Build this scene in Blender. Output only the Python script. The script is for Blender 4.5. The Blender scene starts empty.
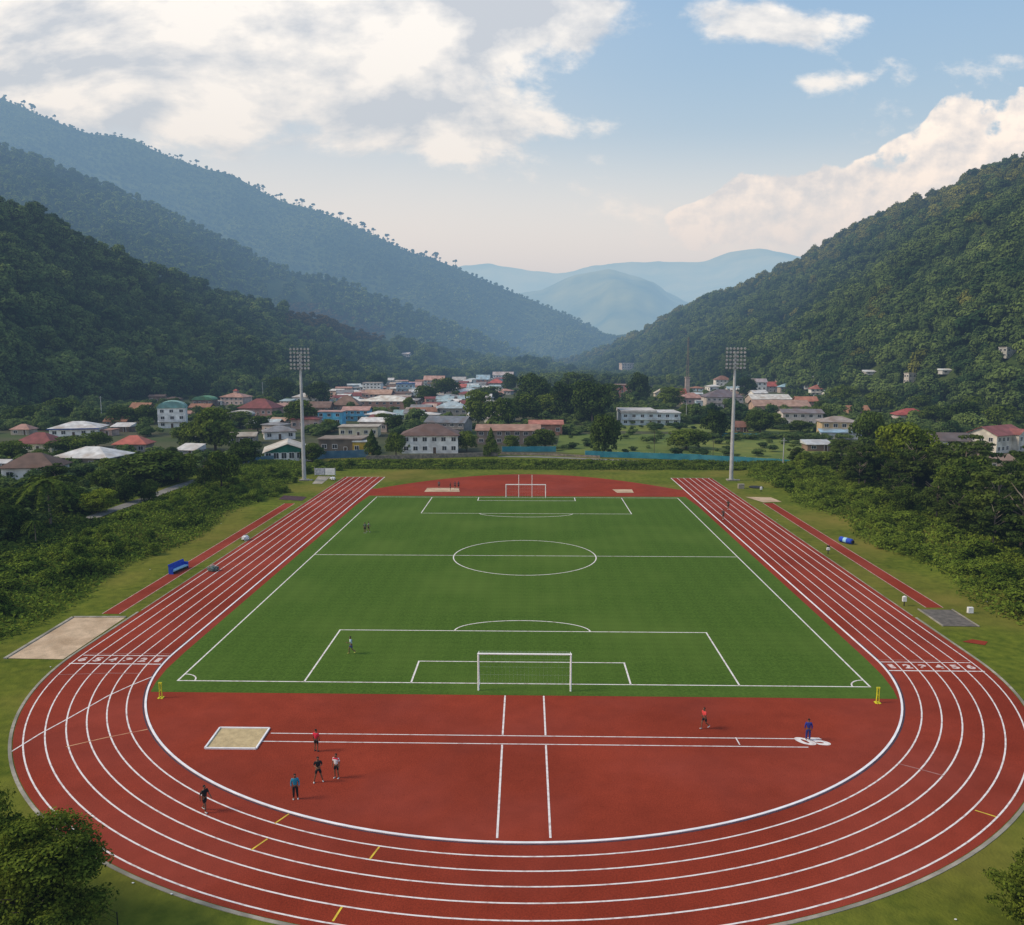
import bpy, bmesh, math, random
import numpy as np
from mathutils import Vector, Matrix
R = math.radians
random.seed(7)
rng = np.random.default_rng(7)
S = bpy.context.scene
C = S.collection

# ------------------------------------------------------------------ camera
F_PX, CH, PITCH, YAW, CX = 822.0, 32.4, math.atan(108/822.0), math.atan(19/822.0), 0.95
cam = bpy.data.cameras.new('camera'); cam.sensor_width = 36; cam.lens = F_PX/1024*36
cam.clip_end = 40000; cam.clip_start = 0.5
co = bpy.data.objects.new('camera', cam); C.objects.link(co)
co.location = (CX, 0, CH); co.rotation_euler = (math.pi/2-PITCH, 0, YAW)
S.camera = co
S.view_settings.view_transform = 'Standard'; S.view_settings.look = 'None'; S.view_settings.exposure = 0; S.view_settings.gamma = 1

def ray(px, py):
    x = (px-512)/F_PX; y = -(py-462.5)/F_PX
    d = np.array([x, math.cos(PITCH)+y*math.sin(PITCH), -math.sin(PITCH)+y*math.cos(PITCH)])
    c, s = math.cos(YAW), math.sin(YAW)
    return np.array([c*d[0]-s*d[1], s*d[0]+c*d[1], d[2]])
def az(px, py):          # tangent of azimuth and slope of a sight line
    d = ray(px, py); return d[0]/d[1], d[2]/d[1]
def G(px, py, z=0.0):
    d = ray(px, py); t = (z-CH)/d[2]
    return (CX+d[0]*t, d[1]*t)

# ------------------------------------------------------------------ noise + terrain
_tab = np.random.default_rng(3).random((256, 256))
def vnoise(x, y):
    xi = np.floor(x).astype(int); yi = np.floor(y).astype(int)
    fx = x-xi; fy = y-yi; fx = fx*fx*(3-2*fx); fy = fy*fy*(3-2*fy)
    a = _tab[xi & 255, yi & 255]; b = _tab[(xi+1) & 255, yi & 255]
    c = _tab[xi & 255, (yi+1) & 255]; d = _tab[(xi+1) & 255, (yi+1) & 255]
    return (a*(1-fx)+b*fx)*(1-fy)+(c*(1-fx)+d*fx)*fy
def fbm(x, y, o=4):
    s = 0; a = .5; t = 0
    for _ in range(o):
        s = s+a*vnoise(x, y); t += a; a *= .5; x = x*2.03+17.3; y = y*2.03+9.1
    return s/t*2-1
def sstep(a, b, x):
    t = np.clip((x-a)/(b-a), 0, 1); return t*t*(3-2*t)

class Hill:
    def __init__(s, name, crest, foot, amp, sc, zf=-3.0, power=1.0, seed=0):
        # crest: (px, py, depth); foot: (px, depth)
        c = sorted((az(p, q)[0], az(p, q)[1], d) for p, q, d in crest)
        s.a = np.array([t[0] for t in c]); s.sl = np.array([t[1] for t in c]); s.dc = np.array([t[2] for t in c])
        f = sorted((az(p, 354)[0], d) for p, d in foot)
        s.fa = np.array([t[0] for t in f]); s.df = np.array([t[1] for t in f])
        s.name, s.amp, s.sc, s.zf, s.pw, s.seed = name, amp, sc, zf, power, seed
        A = np.linspace(s.a[0], s.a[-1], 900); sm = 9 if name.startswith('mount') else 4; k = np.exp(-.5*(np.arange(-3*sm, 3*sm+1)/sm)**2); k /= k.sum()
        f = lambda v: np.convolve(np.pad(np.interp(A, s.a, v), 3*sm, mode='edge'), k, 'valid')
        sl, dc = f(s.sl), f(s.dc); jit = .0016 if name.startswith('mount') else .0011
        s.sl = sl+jit*fbm(A*60+seed, A*0+seed, 5); s.dc = dc; s.a = A
    def z(s, x, y):
        x = np.asarray(x, float); y = np.asarray(y, float)
        yy = np.maximum(y, 1.0); a = (x-CX)/yy
        dc = np.interp(a, s.a, s.dc); sl = np.interp(a, s.a, s.sl); df = np.interp(a, s.fa, s.df)
        zc = CH+sl*dc-s.pad(dc)
        v = (yy-df)/(dc-df)
        vv = np.clip(v, 0, 1)
        p = vv**s.pw
        n = fbm(x/s.sc+s.seed, y/s.sc*.6+s.seed)
        # spurs that run down the slope
        sp = fbm(a*dc/s.sc*1.1+s.seed*3, yy/s.sc*.22)
        z = s.zf+(zc-s.zf)*p+(n*.5+sp*.9)*s.amp*np.sin(vv*math.pi)**.8
        z = np.where(v > 1, zc-(yy-dc)*.35, z)
        z = np.where(v < 0, s.zf-2.0, z)
        edge = (a < s.a[0]) | (a > s.a[-1]) | (y < 1)
        return np.where(edge, -50.0, z)
    def pad(s, dc): return {'hill_left': 9, 'hill_right': 9, 'hill_middle': 10, 'hill_back': 6}.get(s.name, 0)

A_ = Hill('hill_left', [(-420,60,560),(-250,120,600),(-100,160,650),(0,197,700),(30,208,730),(75,228,770),(115,250,800),(150,268,850),(190,280,900),(225,293,940),
          (275,305,1000),(320,312,1060),(400,338,1200),(450,350,1300),(500,360,1400),(560,368,1500),(600,372,1550)],
          [(-420,250),(-100,330),(0,430),(60,480),(150,560),(250,680),(300,760),(400,930),(500,1080),(600,1150)], 26, 150, power=.95, seed=5)
B_ = Hill('hill_middle', [(-420,60,1350),(-200,80,1400),(-60,115,1450),(0,142,1500),(50,158,1500),(100,180,1500),(165,205,1500),(225,235,1520),(280,264,1540),(350,280,1560),(400,300,1600),(450,320,1650),
          (500,340,1700),(560,362,1750),(600,372,1800)],
          [(-420,700),(0,830),(150,960),(300,1180),(450,1420),(600,1640)], 55, 260, zf=0, power=.9, seed=11)
C_ = Hill('hill_back', [(-420,30,2600),(-200,50,2500),(-60,78,2450),(0,96,2400),(40,113,2400),(85,131,2400),(130,136,2380),(165,153,2380),(200,165,2360),(230,172,2350),(280,199,2330),(320,209,2310),
          (350,222,2300),(400,246,2280),(450,263,2260),(500,285,2250),(550,306,2240),(590,324,2230),(604,333,2230),(625,346,2250),(660,362,2300)],
          [(-420,1500),(0,1650),(300,1700),(450,1750),(600,1800),(660,1850)], 90, 420, zf=-4, power=.85, seed=21)
R_ = Hill('hill_right', [(1450,20,820),(1300,60,850),(1150,105,880),(1060,140,920),(1024,156,950),(980,171,980),(950,186,1000),(900,206,1050),(860,223,1100),(830,241,1130),(790,263,1180),(760,276,1220),
          (720,296,1280),(680,311,1340),(650,326,1400),(620,340,1450),(600,349,1500),(560,361,1560),(520,368,1600)],
          [(1450,260),(1200,330),(1024,400),(960,450),(900,520),(850,600),(800,690),(750,760),(700,860),(640,1000),(600,1150),(520,1300)], 42, 170, power=.95, seed=31)
M2 = Hill('mountain_near', [(430,300,5200),(480,296,5200),(540,291,5200),(570,277,5200),(610,270,5200),(640,278,5200),(665,291,5200),(690,303,5200),(740,330,5200),(790,345,5200)],
          [(430,3400),(800,3400)], 260, 700, zf=-5, power=1.1, seed=41)
M1 = Hill('mountain_far', [(300,300,8500),(400,275,8500),(440,270,8500),(480,263,8500),(505,266,8500),(530,270,8500),(553,274,8500),(575,270,8500),(600,264,8500),(640,262,8500),(680,262,8500),(705,262,8500),
          (722,254,8500),(740,249,8500),(765,249,8500),(785,254,8500),(820,263,8500),(860,268,8500),(930,280,8500)],
          [(300,6000),(930,6000)], 380, 1000, zf=-5, power=1.1, seed=51)
HILLS = [A_, B_, C_, R_, M2, M1]

def base_z(x, y):
    x = np.asarray(x, float); y = np.asarray(y, float)
    wob = fbm(x/14, y/14, 3)
    m = 1-sstep(225, 255, y)
    l = sstep(60, 72, -x)*1.9; r = sstep(59, 74, x)*2.2
    return (l+r)*(m)*(1+.25*wob)
def terrain(x, y):
    z = base_z(x, y)
    for h in HILLS: z = np.maximum(z, h.z(x, y))
    return z
_t = np.concatenate([np.linspace(25, 400, 1500), np.geomspace(400, 4000, 2600)])
def hit(px, py):
    d = ray(px, py); d = d/d[1]
    x = CX+d[0]*_t; z = CH+d[2]*_t
    g = z-terrain(x, _t)
    i = np.argmax(g < 0)
    if g[i] >= 0: i = len(_t)-1
    t = _t[i]
    return Vector((float(x[i]), float(t), float(terrain(x[i], t))))
def mpp(p): return (p.y*math.cos(PITCH)+(CH-p.z)*math.sin(PITCH))/F_PX    # metres per pixel there

# ------------------------------------------------------------------ materials
M = {}
def nodes(m):
    m.use_nodes = True; n = m.node_tree; n.nodes.clear(); return n
def mat(name, c1, c2=None, scale=1.0, rough=.85, detail=5, bump=0.0, bscale=None, c3=None, s3=.1, coord='Object', metal=0, spec=.25, lo=.35, hi=.65):
    if name in M: return M[name]
    m = bpy.data.materials.new(name); t = nodes(m); N, L = t.nodes, t.links
    o = N.new('ShaderNodeOutputMaterial'); b = N.new('ShaderNodeBsdfPrincipled'); L.new(b.outputs[0], o.inputs[0])
    b.inputs['Roughness'].default_value = rough; b.inputs['Metallic'].default_value = metal
    b.inputs['Specular IOR Level'].default_value = spec
    if c2 is None: c2 = tuple(v*.75 for v in c1)
    tc = N.new('ShaderNodeNewGeometry' if coord == 'World' else 'ShaderNodeTexCoord')
    src = tc.outputs['Position'] if coord == 'World' else tc.outputs['Object']
    n1 = N.new('ShaderNodeTexNoise'); n1.inputs['Scale'].default_value = scale; n1.inputs['Detail'].default_value = detail
    L.new(src, n1.inputs['Vector'])
    r = N.new('ShaderNodeValToRGB'); r.color_ramp.elements[0].position = lo; r.color_ramp.elements[1].position = hi
    r.color_ramp.elements[0].color = (*c2, 1); r.color_ramp.elements[1].color = (*c1, 1)
    L.new(n1.outputs[0], r.inputs[0]); out = r.outputs[0]
    if c3:
        n3 = N.new('ShaderNodeTexNoise'); n3.inputs['Scale'].default_value = s3; n3.inputs['Detail'].default_value = 4
        L.new(src, n3.inputs['Vector'])
        r3 = N.new('ShaderNodeMapRange'); r3.inputs[1].default_value = .45; r3.inputs[2].default_value = .68
        L.new(n3.outputs[0], r3.inputs[0])
        mx = N.new('ShaderNodeMix'); mx.data_type = 'RGBA'; L.new(r3.outputs[0], mx.inputs[0]); L.new(out, mx.inputs[6]); mx.inputs[7].default_value = (*c3, 1)
        out = mx.outputs[2]
    L.new(out, b.inputs['Base Color'])
    if bump:
        bp = N.new('ShaderNodeBump'); bp.inputs['Strength'].default_value = bump; bp.inputs['Distance'].default_value = .1
        nb = N.new('ShaderNodeTexNoise'); nb.inputs['Scale'].default_value = bscale or scale*3; nb.inputs['Detail'].default_value = 4
        L.new(src, nb.inputs['Vector']); L.new(nb.outputs[0], bp.inputs['Height']); L.new(bp.outputs[0], b.inputs['Normal'])
    M[name] = m; return m

def leaf_mat(name, dark, light, big=.05, tip=None, isl=.45):
    m = bpy.data.materials.new(name); t = nodes(m); N, L = t.nodes, t.links
    o = N.new('ShaderNodeOutputMaterial'); d = N.new('ShaderNodeBsdfDiffuse'); tr = N.new('ShaderNodeBsdfTranslucent'); ms = N.new('ShaderNodeMixShader')
    ms.inputs[0].default_value = .22
    g = N.new('ShaderNodeNewGeometry'); oi = N.new('ShaderNodeObjectInfo')
    n = N.new('ShaderNodeTexNoise'); n.inputs['Scale'].default_value = big; n.inputs['Detail'].default_value = 3; L.new(g.outputs['Position'], n.inputs['Vector'])
    a = N.new('ShaderNodeMath'); a.operation = 'MULTIPLY_ADD'; L.new(g.outputs['Random Per Island'], a.inputs[0]); a.inputs[1].default_value = isl
    s = N.new('ShaderNodeMath'); s.operation = 'MULTIPLY_ADD'; L.new(oi.outputs['Random'], s.inputs[0]); s.inputs[1].default_value = .4
    s2 = N.new('ShaderNodeMath'); s2.operation = 'MULTIPLY_ADD'; L.new(n.outputs[0], s2.inputs[0]); s2.inputs[1].default_value = 1.5; s2.inputs[2].default_value = -.72
    L.new(s2.outputs[0], s.inputs[2]); L.new(s.outputs[0], a.inputs[2])
    r = N.new('ShaderNodeValToRGB'); e = r.color_ramp.elements
    e[0].position = .0; e[0].color = (*dark, 1); e[1].position = 1.0; e[1].color = (*light, 1)
    if tip: x = e.new(.8); x.color = (*tip, 1)
    L.new(a.outputs[0], r.inputs[0])
    L.new(r.outputs[0], d.inputs[0]); L.new(r.outputs[0], tr.inputs[0]); L.new(d.outputs[0], ms.inputs[1]); L.new(tr.outputs[0], ms.inputs[2]); L.new(ms.outputs[0], o.inputs[0])
    M[name] = m; return m

# ------------------------------------------------------------------ object helpers
def tag(o, label=None, cat=None, group=None, kind=None):
    if label: o['label'] = label
    if cat: o['category'] = cat
    if group: o['group'] = group
    if kind: o['kind'] = kind
    return o
def empty(name, loc, rz=0, scale=(1, 1, 1)):
    o = bpy.data.objects.new(name, None); C.objects.link(o); o.location = loc; o.rotation_euler = (0, 0, rz); o.scale = scale
    o.empty_display_size = .5; return o
def link(name, me, parent=None, loc=None):
    o = bpy.data.objects.new(name, me); C.objects.link(o)
    if parent: o.parent = parent
    if loc is not None: o.location = loc
    return o
class MB:
    def __init__(s): s.v = []; s.f = []; s.m = []
    def face(s, pts, m=0):
        i = len(s.v); s.v += [tuple(p) for p in pts]; s.f.append(list(range(i, i+len(pts)))); s.m.append(m)
    def box(s, x0, x1, y0, y1, z0, z1, m=0, bottom=True):
        p = [(x0,y0,z0),(x1,y0,z0),(x1,y1,z0),(x0,y1,z0),(x0,y0,z1),(x1,y0,z1),(x1,y1,z1),(x0,y1,z1)]
        i = len(s.v); s.v += p
        fs = [(4,5,6,7),(0,1,5,4),(1,2,6,5),(2,3,7,6),(3,0,4,7)]
        if bottom: fs.append((3,2,1,0))
        for f in fs: s.f.append([i+k for k in f]); s.m.append(m)
    def tube(s, pts, rad, n=8, m=0, cap=True):
        pts = [Vector(p) for p in pts]
        if not hasattr(rad, '__len__'): rad = [rad]*len(pts)
        rings = []
        for k, p in enumerate(pts):
            d = (pts[min(k+1, len(pts)-1)]-pts[max(k-1, 0)]).normalized()
            u = d.cross(Vector((0, 0, 1)) if abs(d.z) < .9 else Vector((1, 0, 0))).normalized(); w = d.cross(u)
            i = len(s.v); rings.append(i)
            for j in range(n):
                a = 2*math.pi*j/n; s.v.append(tuple(p+(u*math.cos(a)+w*math.sin(a))*rad[k]))
        for k in range(len(pts)-1):
            for j in range(n):
                s.f.append([rings[k]+j, rings[k]+(j+1) % n, rings[k+1]+(j+1) % n, rings[k+1]+j]); s.m.append(m)
        if cap:
            s.f.append([rings[-1]+j for j in range(n)]); s.m.append(m); s.f.append([rings[0]+j for j in reversed(range(n))]); s.m.append(m)
    def mesh(s, name, *mats):
        me = bpy.data.meshes.new(name); me.from_pydata(s.v, [], s.f)
        for m in mats: me.materials.append(m)
        me.polygons.foreach_set('material_index', s.m); me.update(); return me
    def build(s, name, mats, parent=None, loc=None):
        if not isinstance(mats, (list, tuple)): mats = [mats]
        return link(name, s.mesh(name, *mats), parent, loc)
def ribbon(mb, pts, w, z, m=0, closed=False):
    P = [Vector((p[0], p[1], 0)) for p in pts]; n = len(P); L, Rr = [], []
    for i in range(n):
        if closed: d = P[(i+1) % n]-P[i-1]
        else: d = P[min(i+1, n-1)]-P[max(i-1, 0)]
        d.normalize(); q = Vector((-d.y, d.x, 0))*w/2
        L.append(P[i]+q); Rr.append(P[i]-q)
    i0 = len(mb.v)
    for a, b in zip(L, Rr): mb.v += [(a.x, a.y, z), (b.x, b.y, z)]
    for i in range(n if closed else n-1):
        j = (i+1) % n; mb.f.append([i0+2*i, i0+2*i+1, i0+2*j+1, i0+2*j]); mb.m.append(m)
def raised(mb, pts, w, z0, z1, m=0):      # ribbon with sides, open ended
    P = [Vector((p[0], p[1], 0)) for p in pts]; n = len(P); i0 = len(mb.v)
    for i in range(n):
        d = (P[min(i+1, n-1)]-P[max(i-1, 0)]).normalized(); q = Vector((-d.y, d.x, 0))*w/2
        a, b = P[i]+q, P[i]-q
        za = z0(P[i].x, P[i].y) if callable(z0) else z0
        mb.v += [(a.x,a.y,za),(a.x,a.y,za+z1),(b.x,b.y,za+z1),(b.x,b.y,za)]
    for i in range(n-1):
        k = i0+4*i
        for a in range(3): mb.f.append([k+a, k+a+1, k+a+5, k+a+4]); mb.m.append(m)
    mb.f.append([i0+3, i0+2, i0+1, i0]); mb.m.append(m); k = i0+4*(n-1); mb.f.append([k, k+1, k+2, k+3]); mb.m.append(m)
def np_mesh(name, V, quads, mats, smooth=False):
    me = bpy.data.meshes.new(name); me.vertices.add(len(V)); me.vertices.foreach_set('co', np.asarray(V, np.float32).ravel())
    q = np.asarray(quads, np.int32); me.loops.add(q.size); me.loops.foreach_set('vertex_index', q.ravel())
    me.polygons.add(len(q)); me.polygons.foreach_set('loop_start', np.arange(len(q), dtype=np.int32)*4)
    if smooth: me.polygons.foreach_set('use_smooth', np.ones(len(q), bool))
    for m in mats: me.materials.append(m)
    me.update(calc_edges=True); me.validate(); return me
def copy_tree(o, parent=None):
    c = o.copy(); C.objects.link(c); c.parent = parent
    for ch in o.children: copy_tree(ch, c)
    return c

# ------------------------------------------------------------------ base materials
mat('grass', (.125,.148,.018), (.060,.088,.011), scale=.9, c3=(.140,.122,.026), s3=.045, coord='World', bump=.6, bscale=5, rough=1, spec=.02, lo=.3, hi=.7, detail=8)
mat('turf', (.066,.120,.018), (.043,.084,.013), scale=3.2, coord='World', bump=.3, bscale=9, rough=1, spec=.02, detail=8, c3=(.072,.122,.021), s3=.06)
mat('track_red', (.238,.036,.018), (.162,.026,.014), scale=9, coord='World', bump=.25, bscale=12, rough=1, spec=.03, detail=10, c3=(.240,.046,.030), s3=.05)
mat('infield_red', (.245,.040,.020), (.186,.030,.016), scale=10, coord='World', bump=.25, bscale=12, rough=1, spec=.03, detail=10, c3=(.210,.040,.026), s3=.07)
mat('line_white', (.64,.61,.60), (.40,.32,.31), scale=2.2, coord='World', rough=.8, lo=.28, hi=.52)
mat('number_white', (.60,.54,.52), (.42,.26,.24), scale=3.5, coord='World', rough=.8)
mat('line_faint', (.33,.16,.14), (.22,.07,.06), scale=1.0, coord='World', rough=.9)
mat('line_cream', (.50,.28,.15), (.33,.10,.06), scale=1.0, coord='World', rough=.9)
mat('line_yellow', (.60,.45,.04), (.42,.28,.04), scale=1.5, coord='World', rough=.8)
mat('kerb_white', (.74,.74,.76), (.60,.60,.62), scale=.8, coord='World', rough=.5)
mat('concrete', (.34,.31,.26), (.20,.185,.155), scale=1.2, rough=.9, c3=(.13,.13,.10), s3=.3)
mat('road', (.20,.19,.175), (.12,.115,.105), scale=.4, coord='World', rough=.9)
mat('sand', (.50,.37,.25), (.36,.27,.18), scale=.8, rough=.95, c3=(.30,.21,.13), s3=.25, bump=.5, bscale=3)
mat('sand_gold', (.46,.36,.20), (.35,.27,.15), scale=1.5, rough=.95, bump=.5, bscale=4)
mat('mat_grey', (.13,.115,.10), (.075,.068,.06), scale=1.2, rough=.95)
mat('mat_dark', (.055,.022,.032), (.035,.016,.022), scale=1, rough=.9)
mat('steel', (.42,.43,.44), (.33,.34,.35), scale=.6, rough=.5, metal=.2)
mat('steel_dark', (.10,.105,.12), (.06,.065,.08), scale=2, rough=.5)
mat('lamp_glass', (.50,.50,.52), (.35,.35,.38), scale=3, rough=.2, spec=.5)
mat('goal_white', (.80,.80,.80), (.70,.70,.70), rough=.4)
mat('net', (.62,.64,.62), (.5,.52,.5), rough=.8)
mat('blue_plastic', (.012,.055,.42), (.010,.040,.30), scale=2, rough=.45)
mat('pale_blue', (.30,.52,.66), (.22,.42,.58), scale=2, rough=.5)
mat('black', (.012,.012,.013), (.008,.008,.009), rough=.7)
mat('white_paint', (.70,.70,.70), (.55,.55,.56), scale=1.5, rough=.6)
mat('yellow_plastic', (.62,.60,.02), (.50,.46,.02), rough=.5)
mat('fence_blue', (.05,.13,.20), (.035,.09,.15), scale=.5, rough=.7, coord='World', c3=(.10,.17,.21), s3=.3)
mat('fence_teal', (.02,.17,.22), (.016,.12,.17), scale=.6, rough=.7, coord='World', c3=(.05,.20,.24), s3=.2)
mat('stone', (.24,.20,.16), (.11,.10,.085), scale=1.4, rough=.95, bump=.6, coord='World')
mat('crop', (.095,.130,.028), (.055,.090,.020), scale=.25, coord='World', c3=(.125,.155,.030), s3=.03, bump=.8, bscale=1.6, rough=.95, spec=.1)
mat('crop_light', (.150,.165,.034), (.095,.125,.028), scale=.25, coord='World', c3=(.10,.14,.028), s3=.05, bump=.8, bscale=1.6, rough=.95, spec=.1)
mat('soil', (.075,.068,.040), (.035,.045,.018), scale=.05, coord='World', c3=(.045,.070,.020), s3=.02, rough=.95, spec=.1)
mat('bark', (.085,.065,.048), (.05,.038,.028), scale=4, rough=.95)
mat('pale_bark', (.20,.17,.14), (.12,.10,.08), scale=3, rough=.95)
mat('forest_floor', (.040,.062,.016), (.012,.024,.008), scale=.35, bump=1, bscale=.5, coord='World', c3=(.055,.075,.02), s3=.012, rough=1, spec=.05)
mat('mountain_green', (.15,.18,.06), (.02,.05,.02), scale=.003, coord='World', detail=10, rough=1, spec=.05, bump=1, bscale=.02)
mat('glass_dark', (.028,.032,.036), (.018,.02,.024), rough=.25, spec=.5)
leaf_mat('leaf_dark', (0.012,0.028,0.008), (0.085,0.125,0.024), big=.12)
leaf_mat('leaf_mid', (0.024,0.048,0.01), (0.14,0.185,0.028), big=.12)
leaf_mat('leaf_bright', (0.05,0.08,0.008), (0.22,0.27,0.028), big=.15)
leaf_mat('leaf_bank', (0.034,0.064,0.009), (0.175,0.235,0.03), big=.18)
leaf_mat('leaf_near', (0.010,0.028,0.005), (0.16,0.20,0.026), big=.9)
leaf_mat('leaf_forest', (.024,.052,.020), (.260,.300,.080), big=.018, tip=(.150,.205,.055), isl=.22)
leaf_mat('leaf_forest_sunlit', (.045,.062,.014), (.300,.300,.070), big=.02, isl=.22)  # sunlight on the upper right ridge painted into the leaf colour
leaf_mat('leaf_thicket', (.012,.028,.008), (.095,.130,.026), big=.12)
leaf_mat('leaf_forest_far', (0.03,0.06,0.016), (0.22,0.28,0.055), big=.006, isl=.2)
leaf_mat('leaf_dry', (.05,.04,.012), (.15,.11,.035), big=.03)

def modulate(m, build):
    t = m.node_tree; b = next(n for n in t.nodes if n.type == 'BSDF_PRINCIPLED'); lk = b.inputs['Base Color'].links[0]; src = lk.from_socket
    f = build(t); mx = t.nodes.new('ShaderNodeMix'); mx.data_type = 'RGBA'; mx.blend_type = 'MULTIPLY'; mx.inputs[0].default_value = 1
    t.links.new(src, mx.inputs[6]); t.links.new(f, mx.inputs[7]); t.links.new(mx.outputs[2], b.inputs['Base Color'])
def bands(t):
    g = t.nodes.new('ShaderNodeNewGeometry'); outs = []
    for dr, sc in (('X', .125), ('Y', .20), ('X', 1.3)):
        w_ = t.nodes.new('ShaderNodeTexWave'); w_.bands_direction = dr; w_.inputs['Scale'].default_value = sc; w_.inputs['Distortion'].default_value = .5; w_.inputs['Detail'].default_value = 2; w_.inputs['Detail Scale'].default_value = 1.5
        t.links.new(g.outputs['Position'], w_.inputs[0]); outs.append(w_.outputs['Fac'])
    a = t.nodes.new('ShaderNodeMath'); a.operation = 'ADD'; t.links.new(outs[0], a.inputs[0]); t.links.new(outs[1], a.inputs[1])
    a2 = t.nodes.new('ShaderNodeMath'); a2.operation = 'ADD'; t.links.new(a.outputs[0], a2.inputs[0]); t.links.new(outs[2], a2.inputs[1])
    r = t.nodes.new('ShaderNodeMapRange'); r.inputs[2].default_value = 3; r.inputs[3].default_value = .90; r.inputs[4].default_value = 1.08; t.links.new(a2.outputs[0], r.inputs[0]); return r.outputs[0]
def stains(t):
    g = t.nodes.new('ShaderNodeNewGeometry'); v = []
    for sc, lo, hi, a, b in ((.09, .35, .65, .84, 1.08), (.6, .3, .7, .92, 1.06), (2.2, .62, .74, 1.0, .86)):
        n = t.nodes.new('ShaderNodeTexNoise'); n.inputs['Scale'].default_value = sc; n.inputs['Detail'].default_value = 6; t.links.new(g.outputs['Position'], n.inputs[0])
        r = t.nodes.new('ShaderNodeMapRange'); r.inputs[1].default_value = lo; r.inputs[2].default_value = hi; r.inputs[3].default_value = a; r.inputs[4].default_value = b; t.links.new(n.outputs[0], r.inputs[0]); v.append(r.outputs[0])
    m1 = t.nodes.new('ShaderNodeMath'); m1.operation = 'MULTIPLY'; t.links.new(v[0], m1.inputs[0]); t.links.new(v[1], m1.inputs[1])
    m2 = t.nodes.new('ShaderNodeMath'); m2.operation = 'MULTIPLY'; t.links.new(m1.outputs[0], m2.inputs[0]); t.links.new(v[2], m2.inputs[1]); return m2.outputs[0]
modulate(M['turf'], bands); modulate(M['track_red'], stains); modulate(M['infield_red'], stains); modulate(M['grass'], stains)

# ------------------------------------------------------------------ world, sun, haze
SUN_EL, SUN_AZ = 40, -98      # azimuth measured from +Y towards +X
w = bpy.data.worlds.new('World'); S.world = w; w.use_nodes = True
t = w.node_tree; t.nodes.clear(); N, L = t.nodes, t.links
def nd(k, **a):
    n = N.new(k)
    for q, v in a.items(): setattr(n, q, v)
    return n
def math_(op, a, b=None, c=None, clamp=False):
    n = nd('ShaderNodeMath', operation=op); n.use_clamp = clamp
    for i, v in enumerate((a, b, c)):
        if v is None: continue
        if isinstance(v, (int, float)): n.inputs[i].default_value = v
        else: L.new(v, n.inputs[i])
    return n.outputs[0]
def mixc(f, a, b):
    n = nd('ShaderNodeMix', data_type='RGBA')
    if isinstance(f, (int, float)): n.inputs[0].default_value = f
    else: L.new(f, n.inputs[0])
    for i, v in ((6, a), (7, b)):
        if isinstance(v, tuple): n.inputs[i].default_value = (*v, 1)
        else: L.new(v, n.inputs[i])
    return n.outputs[2]
out = nd('ShaderNodeOutputWorld'); bg = nd('ShaderNodeBackground'); L.new(bg.outputs[0], out.inputs[0])
sky = nd('ShaderNodeTexSky', sky_type='NISHITA'); sky.sun_disc = False; sky.sun_elevation = R(SUN_EL); sky.sun_rotation = R(SUN_AZ)
sky.air_density = 1.0; sky.dust_density = 1.2; sky.ozone_density = 2.0; sky.altitude = 600
tc = nd('ShaderNodeTexCoord'); sp = nd('ShaderNodeSeparateXYZ'); L.new(tc.outputs['Generated'], sp.inputs[0])
yab = math_('MAXIMUM', math_('ABSOLUTE', sp.outputs[1]), .12)
U = math_('DIVIDE', sp.outputs[0], yab); V = math_('DIVIDE', sp.outputs[2], yab)
cb = nd('ShaderNodeCombineXYZ'); L.new(U, cb.inputs[0]); L.new(V, cb.inputs[1])
def cn(scale, sx=1, sy=1, det=8, rough=.55, off=(0,0,0), dist=0):
    mp = nd('ShaderNodeMapping'); mp.inputs['Scale'].default_value = (sx, sy, 1); mp.inputs['Location'].default_value = off
    L.new(cb.outputs[0], mp.inputs[0]); n = nd('ShaderNodeTexNoise'); n.inputs['Scale'].default_value = scale; n.inputs['Detail'].default_value = det
    n.inputs['Roughness'].default_value = rough; n.inputs['Distortion'].default_value = dist; L.new(mp.outputs[0], n.inputs['Vector']); return n.outputs[0]
def blob(px, py, rx, ry, amp):
    a, s = az(px, py); dx = math_('MULTIPLY', math_('SUBTRACT', U, a), F_PX/rx); dy = math_('MULTIPLY', math_('SUBTRACT', V, s), F_PX/ry)
    r2 = math_('ADD', math_('MULTIPLY', dx, dx), math_('MULTIPLY', dy, dy))
    return math_('MULTIPLY', math_('POWER', 2.718, math_('MULTIPLY', r2, -1.0)), amp)
def total(l):
    s = l[0]
    for q in l[1:]: s = math_('ADD', s, q)
    return s
n_big = cn(3.2, 1, 1.9, det=9, rough=.58, off=(3.1, 1.7, 0), dist=.3)
n_fine = cn(11, 1, 1.5, det=8, rough=.6, off=(1.2, .4, 0))
nn = math_('MULTIPLY_ADD', math_('ADD', math_('MULTIPLY', n_big, .68), math_('MULTIPLY', n_fine, .32)), 1.5, -.25)
# broad bright cloud banks
bias = total([blob(370, 25, 230, 62, .36), blob(180, 60, 110, 60, .26), blob(30, 60, 120, 60, .22), blob(150, 120, 200, 70, .18), blob(540, 10, 90, 40, .16), blob(650, 70, 70, 60, -.16), blob(480, 128, 110, 26, .24),
              blob(790, 25, 110, 22, .22), blob(1000, 60, 60, 16, .12), blob(830, 80, 50, 10, .12), blob(750, 160, 90, 14, .12),
              blob(-500, 100, 400, 200, .2), blob(690, -320, 500, 120, .1)])
c1 = nd('ShaderNodeMapRange'); c1.interpolation_type = 'SMOOTHSTEP'; c1.inputs[1].default_value = .56; c1.inputs[2].default_value = .70
L.new(math_('ADD', nn, bias), c1.inputs[0])
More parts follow.
